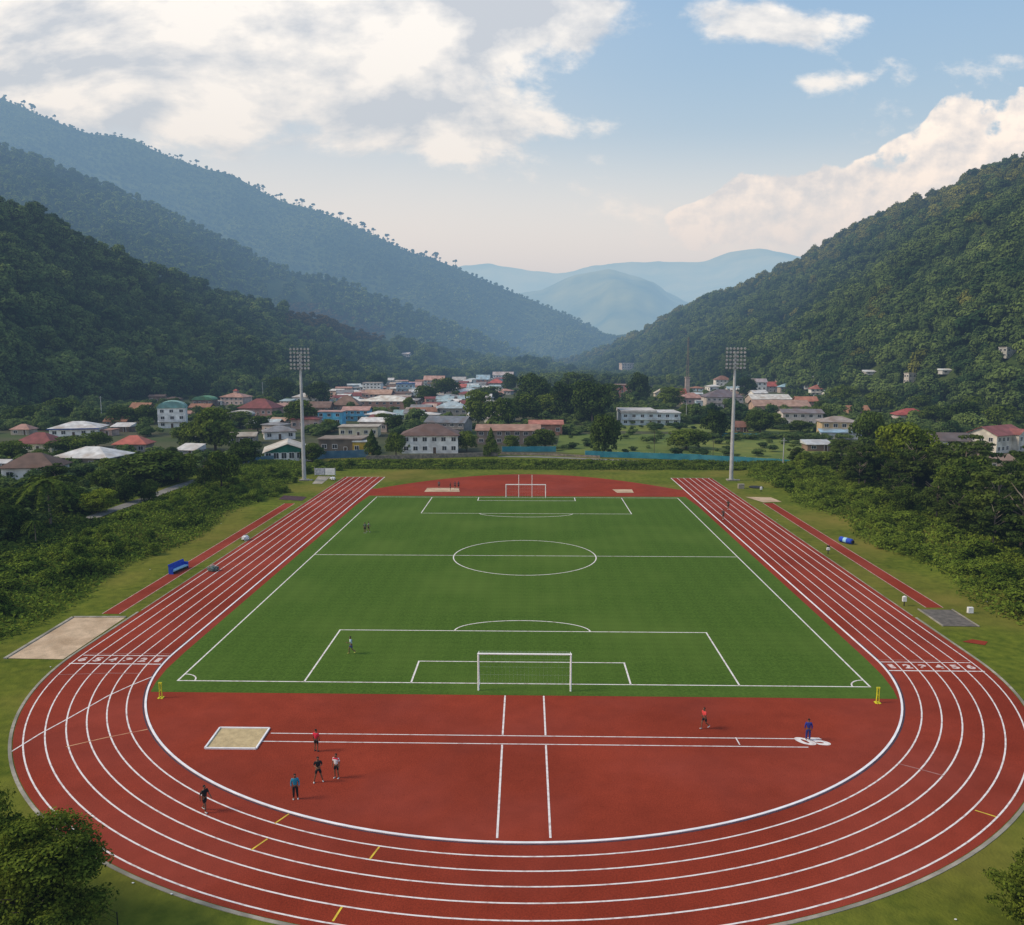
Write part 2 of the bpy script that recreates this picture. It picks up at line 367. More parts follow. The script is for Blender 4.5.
# cumulus on the right, puffy edge
n_puff = math_('ADD', math_('MULTIPLY', cn(7.5, 1, 1.15, det=3, rough=.5, off=(7.7, 2.2, 0)), .55), math_('MULTIPLY', cn(21, 1, 1.1, det=8, rough=.55, off=(2.7, 4.2, 0)), .45))
b2 = total([blob(955, 168, 62, 36, .50), blob(1045, 165, 42, 50, .50), blob(880, 205, 75, 30, .50), blob(790, 212, 62, 28, .46), blob(705, 228, 46, 20, .40), blob(962, 118, 22, 22, .50), blob(1018, 118, 18, 22, .46), blob(830, 180, 26, 14, .22), blob(760, 180, 26, 14, .20), blob(1250, 190, 120, 60, .4)])
b2 = math_('MULTIPLY', b2, 1.0); b2 = math_('ADD', b2, .05)
c2 = nd('ShaderNodeMapRange'); c2.interpolation_type = 'SMOOTHSTEP'; c2.inputs[1].default_value = .72; c2.inputs[2].default_value = .82
gt = nd('ShaderNodeMapRange'); gt.interpolation_type = 'SMOOTHSTEP'; gt.inputs[1].default_value = .06; gt.inputs[2].default_value = .20; L.new(b2, gt.inputs[0]); gate = gt.outputs[0]
L.new(math_('MULTIPLY', math_('ADD', math_('MULTIPLY_ADD', n_puff, 1.75, -.34), b2), gate), c2.inputs[0])
# colours (pre strength)
K = 1/.10
def kc(r, g, b): return (r*K, g*K, b*K)
skyc = sky.outputs[0]
hz = nd('ShaderNodeMapRange'); hz.interpolation_type = 'SMOOTHSTEP'; hz.inputs[1].default_value = .34; hz.inputs[2].default_value = .04; L.new(V, hz.inputs[0])
leftw = nd('ShaderNodeMapRange'); leftw.interpolation_type = 'SMOOTHSTEP'; leftw.inputs[1].default_value = .25; leftw.inputs[2].default_value = -.5; L.new(U, leftw.inputs[0])
veil = math_('ADD', math_('MULTIPLY', hz.outputs[0], .62), math_('MULTIPLY', leftw.outputs[0], .45), clamp=True)
skyb = mixc(1.0, skyc, skyc)
blue = nd('ShaderNodeMapRange'); blue.inputs[1].default_value = .02; blue.inputs[2].default_value = .45; L.new(V, blue.inputs[0])
tint = mixc(blue.outputs[0], kc(.46,.58,.70), kc(.21,.37,.64))
skym = mixc(.72, skyc, tint)
veilc = mixc(n_big, kc(.62,.65,.70), kc(.84,.81,.78))
skym = mixc(veil, skym, veilc)
shade = nd('ShaderNodeMapRange'); shade.inputs[1].default_value = .40; shade.inputs[2].default_value = .56; nb1 = cn(3.2, 1, 1.9, det=7, rough=.56, off=(3.1, 1.7, 0), dist=.3); nb2 = cn(3.2, 1, 1.9, det=7, rough=.56, off=(3.1-.03, 1.7+.05, 0), dist=.3)
L.new(math_('MULTIPLY_ADD', math_('SUBTRACT', nb1, nb2), 1.1, math_('MULTIPLY_ADD', cn(5.0, 1, 2.0, det=9, off=(5.3, .9, 0)), .75, .13)), shade.inputs[0])
cloudc = mixc(shade.outputs[0], kc(.48,.50,.55), kc(.93,.915,.885))
skym = mixc(math_('MULTIPLY', c1.outputs[0], .92), skym, cloudc)
sh2 = nd('ShaderNodeMapRange'); sh2.inputs[1].default_value = .40; sh2.inputs[2].default_value = .57; npf2 = cn(16, 1, 1.15, det=6, rough=.55, off=(2.7-.006, 4.2+.012, 0)); npf1 = cn(16, 1, 1.15, det=6, rough=.55, off=(2.7, 4.2, 0))
L.new(math_('MULTIPLY_ADD', math_('SUBTRACT', npf1, npf2), .75, math_('MULTIPLY_ADD', cn(8, 1, 1.3, det=7, off=(7.75, 2.16, 0)), .5, .25)), sh2.inputs[0])
cum = mixc(sh2.outputs[0], kc(.70,.67,.66), kc(1.16,1.08,.97))
lowfade = nd('ShaderNodeMapRange'); lowfade.inputs[1].default_value = .10; lowfade.inputs[2].default_value = .20; L.new(V, lowfade.inputs[0])
low = nd('ShaderNodeMapRange'); low.interpolation_type = 'SMOOTHSTEP'; low.inputs[1].default_value = .27; low.inputs[2].default_value = .07; L.new(V, low.inputs[0])
skym = mixc(math_('MULTIPLY', low.outputs[0], .70), skym, kc(1.32,1.27,1.15))
skym = mixc(math_('MULTIPLY', c2.outputs[0], math_('MULTIPLY_ADD', lowfade.outputs[0], .45, .50)), skym, cum)
L.new(skym, bg.inputs[0]); bg.inputs[1].default_value = .14

sun = bpy.data.lights.new('sun', 'SUN'); sun.energy = 3.7; sun.angle = R(16); sun.color = (1, .86, .66)
so = bpy.data.objects.new('sun', sun); C.objects.link(so)
el, a_ = R(SUN_EL), R(SUN_AZ); sd = Vector((math.sin(a_)*math.cos(el), math.cos(a_)*math.cos(el), math.sin(el)))
so.rotation_euler = sd.to_track_quat('Z', 'Y').to_euler()

def air(nm, SIG, HZC, bx):
  hzm = bpy.data.materials.new(nm); tt = nodes(hzm)
  ho = tt.nodes.new('ShaderNodeOutputMaterial'); ab = tt.nodes.new('ShaderNodeVolumeAbsorption'); em = tt.nodes.new('ShaderNodeEmission'); ad = tt.nodes.new('ShaderNodeAddShader')
  dmax = max(SIG)*1.02
  ab.inputs[0].default_value = tuple(1-q/dmax for q in SIG)+(1,); ab.inputs[1].default_value = dmax
  e3 = [SIG[i]*HZC[i] for i in range(3)]; em.inputs[1].default_value = max(e3); em.inputs[0].default_value = tuple(v/max(e3) for v in e3)+(1,)
  tt.links.new(ab.outputs[0], ad.inputs[0]); tt.links.new(em.outputs[0], ad.inputs[1]); tt.links.new(ad.outputs[0], ho.inputs['Volume'])
  hb = MB(); hb.box(*bx); hb.build('haze', hzm)['kind'] = 'structure'
air('haze_air', (1/14000, 1/10500, 1/7800), (.46,.54,.62), (-9000, 9000, -700, 14000, -120, 860))
air('valley_haze', (1/7800, 1/5100, 1/3500), (.44,.55,.61), (-8800, 8800, 800, 13800, -110, 840))

# ------------------------------------------------------------------ ground and hills
def axis(fine0, fine1, st, far0, far1):
    l = list(np.arange(fine0, fine1+.1, st)); s = st; a = fine0
    while a > far0: s *= 1.35; a -= s; l.insert(0, max(a, far0))
    s = st; a = fine1
    while a < far1: s *= 1.35; a += s; l.append(min(a, far1))
    return np.array(l)
gx = axis(-130, 130, 2.5, -11000, 11000); gy = axis(20, 290, 2.5, -600, 13500)
XX, YY = np.meshgrid(gx, gy); ZZ = base_z(XX, YY)
nx, ny = len(gx), len(gy); idx = np.arange(nx*ny).reshape(ny, nx)
quads = np.stack([idx[:-1,:-1], idx[:-1,1:], idx[1:,1:], idx[1:,:-1]], -1).reshape(-1, 4)
go = link('ground', np_mesh('ground', np.stack([XX, YY, ZZ], -1).reshape(-1, 3), quads, [M['grass']], True)); go['kind'] = 'structure'
for h in HILLS:
    near = h.name in ('hill_left', 'hill_right')
    nu, nv = (260, 90) if near else (240, 70)
    aa = np.linspace(h.a[0]+1e-4, h.a[-1]-1e-4, nu)
    dc = np.interp(aa, h.a, h.dc); df = np.interp(aa, h.fa, h.df)
    vv = np.concatenate([np.linspace(0.0, 1, nv), [1.02, 1.1, 1.3, 1.7]])
    D = df[None]+(dc-df)[None]*vv[:, None]
    X = CX+aa[None]*D; Z = np.maximum(h.z(X, D), -8)
    i2 = np.arange(D.size).reshape(D.shape)
    q = np.stack([i2[:-1,:-1], i2[:-1,1:], i2[1:,1:], i2[1:,:-1]], -1).reshape(-1, 4)
    o = link(h.name, np_mesh(h.name, np.stack([X, D, Z], -1).reshape(-1, 3), q, [M['forest_floor'] if h not in (M1, M2) else M['mountain_green']], True)); o['kind'] = 'structure'
# town ground, fields
def sheet(name, poly, m, z):
    b = MB(); b.face([(x, y, z) for x, y in poly], 0); o = b.build(name, m); o['kind'] = 'structure'; return o
sheet('town_ground', [(-700,262),(-110,262),(-60,262),(60,275),(330,262),(700,262),(900,1500),(-900,1500)], M['soil'], .02)
sheet('crop_field', [G(555,452),G(600,455),G(700,459),G(832,465),G(850,447),G(835,437),G(700,434),G(560,434)], M['crop'], .03)
sheet('meadow', [G(620,431),G(835,434),G(835,427),G(690,424),G(622,424)], M['crop_light'], .034)
sheet('pasture', [G(700,452),G(826,456),G(828,445),G(700,440)], M['crop_light'], .038)

# ------------------------------------------------------------------ stadium
A0, B0, DA, DB, YC, YF = 38.0, 34.8, 1.63, 1.53, 86.0, 216.0
def oval(a, b, yend=YF, n=90):
    p = [(-a, yend)]+[(-a, y) for y in np.linspace(yend-10, YC+5, 14)]
    p += [(-a*math.cos(t), YC-b*math.sin(t)) for t in np.linspace(0, math.pi, n)]
    p += [(a, y) for y in np.linspace(YC+5, yend-10, 14)]+[(a, yend)]
    return p
arc_far = [(x, 222-.0187*x*x) for x in np.linspace(37.6, -37.6, 40)]
tb = MB()
edge = oval(A0+6.52*DA, B0+6.32*DB)
outer = edge; inner = oval(A0-.1, B0-.1)
i0 = len(tb.v)
for (a, b), (c, d) in zip(outer, inner): tb.v += [(a, b, .012), (c, d, .012)]
for i in range(len(outer)-1): tb.f.append([i0+2*i, i0+2*i+1, i0+2*i+3, i0+2*i+2]); tb.m.append(0)
tb.build('running_track', M['track_red'])['kind'] = 'structure'
inf = [(x, y) for x, y in oval(A0-.1, B0-.1) if y < YC+.1]
db_ = MB(); db_.face([(x, y, .013) for x, y in inf]+[(37.9, 197, .013), (-37.9, 197, .013)])
db_.face([(-37.9,197,.0125)]+[(37.9,197,.0125)]+[(x, y, .0125) for x, y in arc_far])
db_.build('infield_surface', M['infield_red'])['kind'] = 'structure'
tp = [(-35.8,75.2),(35.8,75.2)]+[(x,y) for x,y in ((36.35,77.5),(36.8,81),(36.95,86),(36.95,175),(36.4,186.8),(-36.4,186.8),(-36.95,175),(-36.95,86),(-36.8,81),(-36.35,77.5))]
sheet('football_turf', tp, M['turf'], .018)
# turf mowing bands, subtle darker strips
# lane lines
lb = MB()
for k in range(1, 7):
    ribbon(lb, oval(A0+k*DA, B0+k*DB), .125, .022)
lb.build('lane_lines', M['line_white'])['kind'] = 'structure'
kb = MB(); raised(kb, oval(A0, B0, 205), .19, .013, .05); ob = kb.build('track_kerb', M['kerb_white']); tag(ob, 'raised white kerb along the inside edge of the red track', 'kerb')
ib = MB(); ribbon(ib, [(-A0, 205), (-A0, 216)], .2, .022); ribbon(ib, [(A0, 205), (A0, 216)], .2, .022); ribbon(ib, [(-A0-.1, 215.9), (-48.3, 215.9)], .12, .0225); ribbon(ib, [(A0+.1, 215.9), (48.3, 215.9)], .12, .0225)
ib.build('track_end_lines', M['line_white'])['kind'] = 'structure'
eb = MB(); bend = [p for p in oval(A0+6.52*DA+.2, B0+6.32*DB+.2) if p[1] < 100]; raised(eb, bend, .26, -.02, .06)
ob = eb.build('concrete_edging', M['concrete']); tag(ob, 'grey concrete edging strip between the track bend and grass', 'edging')
eb = MB()
for s in (-1, 1): raised(eb, [(s*(A0+6.52*DA+.08), y) for y in np.linspace(100.5, 215, 12)], .14, -.02, .05)
ob = eb.build('straight_edging', M['concrete']); ob['kind'] = 'structure'
dk = MB(); ribbon(dk, [p for p in oval(A0+.2, B0+.2, 205) if p[1] < 92], .12, .0225); dk.build('kerb_dark_strip', mat('dark_strip', (.06,.04,.06), (.035,.025,.04), scale=2))['kind'] = 'structure'  # dark ribbon along the outer side of the kerb on the bend
# pitch markings
pb = MB(); LW = .17; z = .024
def seg(*p, w=LW, zz=z, b=None): ribbon(b or pb, p, w, zz)
PX, Y0, Y1, YM = 34.35, 78.0, 185.2, 130.3
seg((-PX-LW/2, Y0), (PX+LW/2, Y0)); seg((-PX, Y1), (PX, Y1)); seg((-PX, Y0+.1), (-PX, Y1-.1)); seg((PX, Y0+.1), (PX, Y1-.1)); seg((-PX+.1, YM), (PX-.1, YM), zz=.0245)
ribbon(pb, [(11.5*math.cos(t), YM-.4+11.5*math.sin(t)) for t in np.linspace(0, 2*math.pi, 97)[:-1]], LW, .025, closed=True)
for s, yy in ((1, Y0), (-1, Y1)):
    dbx = 15.6 if s == 1 else 19.2; ds = 5.8 if s == 1 else 4.2
    seg((-21.6, yy), (-21.6, yy+s*dbx)); seg((21.6, yy), (21.6, yy+s*dbx)); seg((-21.7, yy+s*dbx), (21.7, yy+s*dbx), zz=.0245)
    seg((-10.9, yy), (-10.9, yy+s*ds)); seg((10.9, yy), (10.9, yy+s*ds)); seg((-11, yy+s*ds), (11, yy+s*ds), zz=.0245)
    w_, d_ = (8.0, 3.9) if s == 1 else (9.5, 3.6)
    ribbon(pb, [(w_*math.cos(q), yy+s*(dbx+d_*math.sin(q))) for q in np.linspace(.02, math.pi-.02, 40)], LW, .025)
    for sx in (-1, 1):
        if s == 1: ribbon(pb, [(sx*(PX-1.7*math.cos(q)), yy+s*1.7*math.sin(q)) for q in np.linspace(.05, math.pi/2-.05, 12)], .14, .025)
pb.build('pitch_lines', M['line_white'])['kind'] = 'structure'
# infield runway lines, aisle lines
rb = MB()
seg((-21.4, 66.75), (24.1, 66.75), w=.12, b=rb); seg((-21.8, 65.25), (24.1, 65.25), w=.12, b=rb)
seg(G(735.5,737.6), G(739.8,745), w=.1, zz=.0245, b=rb)
seg((-1.45, 75.1), (-1.4, 66.9), w=.15, b=rb); seg((-1.38, 65.1), (-1.25, 51.7), w=.15, b=rb)
seg((2.25, 75.1), (2.28, 66.9), w=.15, b=rb); seg((2.28, 65.1), (2.35, 51.8), w=.15, b=rb)
rb.build('infield_lines', M['line_white'])['kind'] = 'structure'
# start areas
sb = MB(); fb = MB()
for s in (-1, 1):
    seg((s*A0, 82.3), (s*(A0+6*DA), 82.3), w=.2, b=sb, zz=.0235)
    seg((s*(A0+.1), 84.7), (s*(A0+6*DA-.2), 84.7), w=.14, b=sb, zz=.0235)
    seg((s*(A0+.1), 85.3), (s*(A0+6*DA-.3), 85.3), w=.10, b=fb, zz=.0235)
    for y in (178, 183, 190, 201): seg((s*(A0+.1), y), (s*(A0+6*DA), y+(1 if y < 190 else 0)), w=.16, b=fb, zz=.0235)
sb.build('start_lines', M['line_white'])['kind'] = 'structure'
def gl(b, w, zz, *pp): ribbon(b, [G(*p) for p in pp], w, zz)
gl(fb, .13, .0236, (57,675), (85,674), (110,673.3), (140,673.5))
gl(fb, .13, .0236, (899,764), (922,770), (944,776))
fb.build('faint_lines', M['line_faint'])['kind'] = 'structure'
cbm = MB(); gl(cbm, .14, .0237, (66,747), (105,738), (147.5,729.5)); cbm.build('relay_mark_line', M['line_cream'])['kind'] = 'structure'
db2 = MB(); gl(db2, .14, .0238, (11,752), (40,734), (64,721), (87,708), (108,696), (131,685.5), (152,677)); db2.build('break_line', M['line_white'])['kind'] = 'structure'
yb = MB()
for a, b in (((274.7,823.8),(289,814)), ((251.3,850.2),(267.5,839)), ((369.8,859.3),(379.3,847)), ((332.8,921.5),(342,907)), ((975,810.5),(996,817))): gl(yb, .13, .024, a, b)
yb.build('exchange_marks', M['line_yellow'])['kind'] = 'structure'
# painted figures
def text(name, s, x, y, w, h, rz, m, zz):
    cu = bpy.data.curves.new(name, 'FONT'); cu.body = s; cu.size = 1; cu.align_x = 'CENTER'; cu.align_y = 'CENTER'; cu.offset = .05
    o = bpy.data.objects.new(name, cu); C.objects.link(o); bpy.context.view_layer.update()
    me = bpy.data.meshes.new_from_object(o); bpy.data.objects.remove(o); me.materials.clear(); me.materials.append(m)
    n = len(me.vertices); a = np.zeros(n*3); me.vertices.foreach_get('co', a); a = a.reshape(-1, 3)
    a[:, :2] -= (a[:, :2].max(0)+a[:, :2].min(0))/2; ext = a[:, :2].max(0)-a[:, :2].min(0); a[:, 0] *= w/max(ext[0], .3); a[:, 1] *= h/ext[1]
    me.vertices.foreach_set('co', a.ravel()); me.update()
    o = bpy.data.objects.new(name, me); C.objects.link(o); o.location = (x, y, zz); o.rotation_euler = (0, 0, rz)
    if name == 'runway_number':
        for v in me.vertices: v.co.x -= v.co.y*.55
    o['kind'] = 'structure'; return o
for s in (-1, 1):
    for k in range(6): text('lane_number', str(k+1), s*(A0+(k+.5)*DA), 83.5, .80, 1.15, 0, M['number_white'], .026)
text('runway_number', '05', *G(812,741.5), 2.5, 1.4, 0, M['line_white'], .026)

# pits and mats
def pit(name, label, pts, m, border=None, bw=.35, cat='sand pit'):
    r = empty(name, (*Vector(pts[0]).lerp(Vector(pts[2]), .5),  0)); ox, oy = r.location.x, r.location.y
    b = MB(); n = len(pts); j = MB()
    loop = []
    for i in range(n):
        a, c = Vector(pts[i]), Vector(pts[(i+1) % n])
        for k in range(6): p = a.lerp(c, k/6); loop.append(p)
    cen = Vector((ox, oy)); lp = [cen+(p-cen)*.985 for p in loop]
    b.face([(p.x-ox, p.y-oy, .045) for p in lp]); b.build('sand' if 'mat' not in name else 'pad', m, r)
    if border:
        for i in border:
            a, c = Vector(pts[i]), Vector(pts[(i+1) % n]); q = MB(); raised(q, [(a.x-ox, a.y-oy), (c.x-ox, c.y-oy)], bw, 0, .14); q.build('border', M['concrete'] if bw > .145 else M['kerb_white'], r)
    return tag(r, label, cat)
pit('sand_pit', 'large pale sand pit with grey border left of the track bend', [G(5,659),G(63,660),G(126,617.5),G(73,617.5)], M['sand'], (2, 3))
pit('sand_pit', 'golden sand pit with white frame on the red infield', [G(205,749),G(256,749.5),G(269.5,729),G(220,728.5)], M['sand_gold'], (0, 1, 2, 3), .14)
pit('sand_pit', 'long pale sand strip at far red end where people stand', [G(424,492),G(460,492),G(459,488),G(427,488)], M['sand'])
pit('sand_pit', 'small pale sand patch on far red end right of the goal', [G(617,493),G(634,493),G(632,489.5),G(612,489.5)], M['sand'])
pit('sand_pit', 'far sand pit in the grass beside the right hand straight', [G(763,502.5),G(782,502),G(771,497.5),G(745,497)], M['sand'])
pit('landing_mat', 'weathered grey mat at near end of right runway', [G(943,626.5),G(979,627),G(952,610),G(918,609.5)], M['mat_grey'], (1, 3), .15, 'mat')
pit('landing_mat', 'dark maroon mat at far end of left runway', [G(278,499.5),G(302,501),G(307,497),G(284,495.5)], M['mat_dark'], None, .2, 'mat')
pit('dirt_mat', 'faded red patch in the grass below the grey mat', [G(962,642),G(985,645.5),G(988,642),G(972,639.5)], M['infield_red'], None, .2, 'mat')
# runways
for s, x, ya, yb_ in ((-1, -51.9, 99, 176.5), (1, 53.1, 104, 179.3)):
    b = MB(); ribbon(b, [(x, ya), (x, yb_)], 2.2, .012); b.build('runway', M['track_red'])['kind'] = 'structure'
    b = MB(); ribbon(b, [(x-1.1, ya), (x-1.1, yb_)], .12, .018); ribbon(b, [(x+1.1, ya), (x+1.1, yb_)], .12, .018); b.build('runway_lines', mat('line_pink', (.46,.32,.30), (.34,.18,.16), scale=1, coord='World'))['kind'] = 'structure'

# goals
def goal(x0, x1, y, h, dep, label, extra=False):
    r = empty('football_goal', ((x0+x1)/2, y, 0)); w = (x1-x0)/2
    for sx in (-1, 1):
        b = MB(); b.tube([(sx*w, 0, .02), (sx*w, 0, h)], .09, 8); b.build('post', M['goal_white'], r)
        b = MB(); b.tube([(sx*w, 0, h-.05), (sx*w, -.9*dep/abs(dep), h-.1), (sx*w, -dep, .05), (sx*w, 0, .05)], .035, 6); b.build('net_support', M['net'], r)
    b = MB(); b.tube([(-w-.09, 0, h), (w+.09, 0, h)], .09, 8); b.build('crossbar', M['goal_white'], r)
    b = MB()
    s = dep/abs(dep)
    def q(x, u):
        return (x, -.9*s*u*2, h-.1*u) if u < .5 else (x, -(.9*s+(dep-.9*s)*(u-.5)*2), (h-.1)*(1-(u-.5)*2)+.05)
    for i in range(0, 25): b.tube([q(-w+2*w*i/24, u) for u in (0, .5, 1)], .0028, 3, cap=False)
    for i in range(0, 9): b.tube([q(-w, i/8), q(w, i/8)], .0028, 3, cap=False)
    b.build('net', M['net'], r)
    if extra:
        for sx in (-.47, .42):
            b = MB(); b.tube([(sx*w*.75, -.4, 0), (sx*w*.75, -.4, h+2.3)], .06, 6); b.build('upright', M['goal_white'], r)
    return tag(r, label, 'goal')
x0, y_ = G(478.5, 690.5); x1, _ = G(570.5, 690.5)
goal(x0, x1, y_, 3.72, -1.9, 'white football goal nearest the camera on near goal line')
x0, y_ = G(506, 497); x1, _ = G(545.5, 497)
goal(x0, x1, y_, 2.9, 1.8, 'small white goal at far end with two tall uprights', True)

# floodlights
def floodlight(px, py, topy, label):
    p = hit(px, py); k = mpp(p); Hh = (py-topy)*k*1.0
    r = empty('floodlight', (p.x, p.y, 0)); hb = 4.9
    b = MB(); b.tube([(0, 0, .3), (0, 0, Hh*.5), (0, 0, Hh-.3)], [.52, .42, .28], 14); b.build('pole', M['steel'], r)
    b = MB(); b.box(-1.1, 1.1, -1.0, 1.0, -.05, .3); b.box(.9, 2.2, -.5, .5, -.05, .25); b.build('base', M['concrete'], r)
    b = MB()
    for i in range(3):
        zz = Hh-hb+.45+i*1.95
        for dz in (0, .95): b.box(-2.6, 2.6, -.32, -.18, zz+dz-.06, zz+dz+.06)
    for x in (-2.3, -.8, .8, 2.3): b.box(x-.06, x+.06, -.17, -.05, Hh-hb, Hh+.15)
    b.tube([(0, 0, Hh-hb), (-1.5, -.1, Hh-hb+2)], .07, 6); b.tube([(0, 0, Hh-hb), (1.5, -.1, Hh-hb+2)], .07, 6)
    b.build('frame', M['steel_dark'], r)
    lm = MB(); lm.tube([(0, .16, 0), (0, 0, 0), (0, -.16, 0)], [.16, .30, .34], 10, 0); lm.tube([(0, -.165, 0), (0, -.18, 0)], [.30, .30], 10, 1)
    me = lm.mesh('lamp', M['steel'], M['lamp_glass'])
    for i in range(3):
        for dz in (0, .95):
            for j in range(6):
                o = link('lamp', me, r, (-2.25+j*.9, -.52, Hh-hb+.45+i*1.95+dz+.12)); o.rotation_euler = (R(random.uniform(15, 30)), 0, R(random.uniform(-18, 18)))
    return tag(r, label, 'floodlight')
floodlight(304.3, 480.5, 351.5, 'tall grey floodlight mast left of the pitch beside the hedge')
floodlight(731, 480.5, 352.5, 'tall grey floodlight mast right of the pitch behind the straight')

# ------------------------------------------------------------------ foliage
def leaves(P, Nn, size, seed=0, flat=.0, jit=.55):
    r = np.random.default_rng(seed); n = len(P)
    Nn = Nn+r.normal(0, jit, (n, 3)); Nn[:, 2] += flat
    Nn /= np.linalg.norm(Nn, axis=1, keepdims=True)+1e-9
    a = r.normal(0, 1, (n, 3)); u = np.cross(Nn, a); u /= np.linalg.norm(u, axis=1, keepdims=True)+1e-9; v = np.cross(Nn, u)
    s = size*r.uniform(.6, 1.3, (n, 1)); su = u*s; sv = v*s*.62
    V = np.stack([P-su*.1-sv, P+su*.9-sv*.2, P+su*.2+sv, P-su*.9+sv*.15], 1).reshape(-1, 3)
    return V
def crown(name, clumps, n, size, m, seed=0, flat=.0, shell=.78, jit=.55):
    r = np.random.default_rng(seed)
    cl = np.array([c[:3] for c in clumps], float); rad = np.array([c[3:6] for c in clumps], float)
    wts = (rad[:, 0]*rad[:, 2])**1.0; wts /= wts.sum()
    k = r.choice(len(cl), n, p=wts)
    d = r.normal(0, 1, (n, 3)); d /= np.linalg.norm(d, axis=1, keepdims=True); d[:, 2] = np.where(d[:, 2] < -.6, -d[:, 2]*.8, d[:, 2])
    rr = (shell+(1.08-shell)*r.random((n, 1)))
    rr = np.where(r.random((n, 1)) < .15, rr*r.uniform(.5, 1, (n, 1)), rr)
    P = cl[k]+d*rad[k]*rr
    V = leaves(P, d/rad[k]*rad[k].mean(), size, seed+1, flat, jit)
    q = np.arange(len(V)).reshape(-1, 4)
    return np_mesh(name, V, q, [m])
def clumps_round(n, W, Hc, z0, r, cs, seed, squash=.8):
    rs = np.random.default_rng(seed); out = []
    z0 = max(.02, z0-.1); Hc = .98-z0-cs*.5
    for i in range(n):
        d = rs.normal(0, 1, 3); d /= np.linalg.norm(d)
        q = rs.uniform(.55, .95)
        c = np.array([d[0]*W*q, d[1]*W*q, z0+Hc*.48+d[2]*Hc*.46*q])
        s = cs*rs.uniform(.7, 1.3)
        out.append((*c, s, s, s*squash))
    out.append((0, 0, z0+Hc*.5, W*.7, W*.7, Hc*.42))
    return out
def trunk_mesh(name, h, r, limbs, m, seed=0, W=.3):
    rs = random.Random(seed); b = MB()
    b.tube([(0, 0, -.1), (rs.uniform(-.01, .01), rs.uniform(-.01, .01), h*.5), (0, 0, h)], [r, r*.75, r*.5], 7)
    for i in range(limbs):
        a = rs.uniform(0, 6.28); z0 = h*rs.uniform(.55, .95); q = rs.uniform(.5, .9)*W
        b.tube([(0, 0, z0), (math.cos(a)*q*.5, math.sin(a)*q*.5, z0+.10), (math.cos(a)*q, math.sin(a)*q, z0+.22)], [r*.45, r*.3, r*.12], 5)
    return b.mesh(name, m)
# unit trees (height 1, crown width about 1)
PROTO = {}
def proto(key, cm, tm): PROTO[key] = (cm, tm)
for v in range(3):
    proto(('round', v), crown('crown', clumps_round(26, .42, .78, .2, 0, .17, 10+v), 5200, .034, M['leaf_mid'], 20+v, .15), trunk_mesh('trunk', .5, .03, 6, M['bark'], v))
    proto(('dark', v), crown('crown', clumps_round(30, .43, .84, .12, 0, .16, 30+v), 5600, .034, M['leaf_dark'], 40+v, .15), trunk_mesh('trunk', .5, .035, 6, M['bark'], v+5))
    # layered flat-topped trees of the bank
    rs = np.random.default_rng(50+v); cl = []
    for i in range(34):
        a = rs.uniform(0, 6.28); zz = rs.uniform(.22, .97); q = (.46*(1-(zz-.5)**2*1.6))*rs.uniform(.25, 1); s = rs.uniform(.10, .19)
        cl.append((math.cos(a)*q, math.sin(a)*q, zz, s, s, s*.34))
    proto(('layered', v), crown('crown', cl, 4600, .032, M['leaf_thicket'], 60+v, .5, .6), trunk_mesh('trunk', .85, .022, 9, M['pale_bark'], v+9, .4))
proto(('bright', 0), crown('crown', clumps_round(46, .46, .82, .16, 0, .13, 70), 9000, .027, M['leaf_bright'], 71, .3), trunk_mesh('trunk', .45, .035, 6, M['bark'], 3))
for v in range(2):
    cl = [(math.cos(i*2.4)*.33*(1-i/22)*.9, math.sin(i*2.4)*.33*(1-i/22)*.9, .12+i/22*.84, .17*(1.1-i/24), .17*(1.1-i/24), .12) for i in range(22)]
    proto(('cone', v), crown('crown', cl, 3400, .035, M['leaf_mid'], 80+v, .1), trunk_mesh('trunk', .6, .03, 3, M['bark'], 30))
# palm / drooping tree
def palm_crown(seed, m):
    r = np.random.default_rng(seed); P = []; Q = []
    for i in range(26):
        a = i*2.4; up = r.uniform(-.1, .9)
        for t in np.linspace(.05, 1, 26):
            x = t*.48; zz = .82+up*.28*t-.42*t*t*(1.1-up*.5)
            for s in (-1, 1):
                P.append((math.cos(a)*x-math.sin(a)*s*.03*(1.1-t), math.sin(a)*x+math.cos(a)*s*.03*(1.1-t), zz-.015)); Q.append((math.cos(a)*.4, math.sin(a)*.4, .9))
    V = leaves(np.array(P), np.array(Q)*2, .035, seed); return np_mesh('crown', V, np.arange(len(V)).reshape(-1, 4), [m])
proto(('palm', 0), palm_crown(3, M['leaf_mid']), trunk_mesh('trunk', .83, .022, 0, M['pale_bark'], 1))
for v in range(3):
    rs = np.random.default_rng(90+v); cl = []
    for i in range(14):
        a = rs.uniform(0, 6.28); q = rs.uniform(0, .42); s = rs.uniform(.14, .24); cl.append((math.cos(a)*q, math.sin(a)*q, rs.uniform(.15, .75-q*.5), s, s, s*.95))
    proto(('shrub', v), crown('crown', cl, 1500, .05, M['leaf_bank'], 95+v, .2), None)
# umbrella pine of the ridge, one small mesh
def ridge_mesh(v):
    rs = np.random.default_rng(120+v); cl = []
    for i in range(8): a = rs.uniform(0, 6.28); q = rs.uniform(0, .32); cl.append((math.cos(a)*q, math.sin(a)*q, rs.uniform(.72, .92), .17, .17, .1))
    me = crown('ridge_tree', cl, 260, .085, M['leaf_dark'], 130+v)
    b = bmesh.new(); b.from_mesh(me)
    tm = trunk_mesh('t', .8, .03, 3, M['bark'], v, .25); b.from_mesh(tm)
    for f in b.faces[260:]: f.material_index = 1
    b.to_mesh(me); b.free(); me.materials.append(M['bark']); return me
RIDGE = [ridge_mesh(v) for v in range(4)]

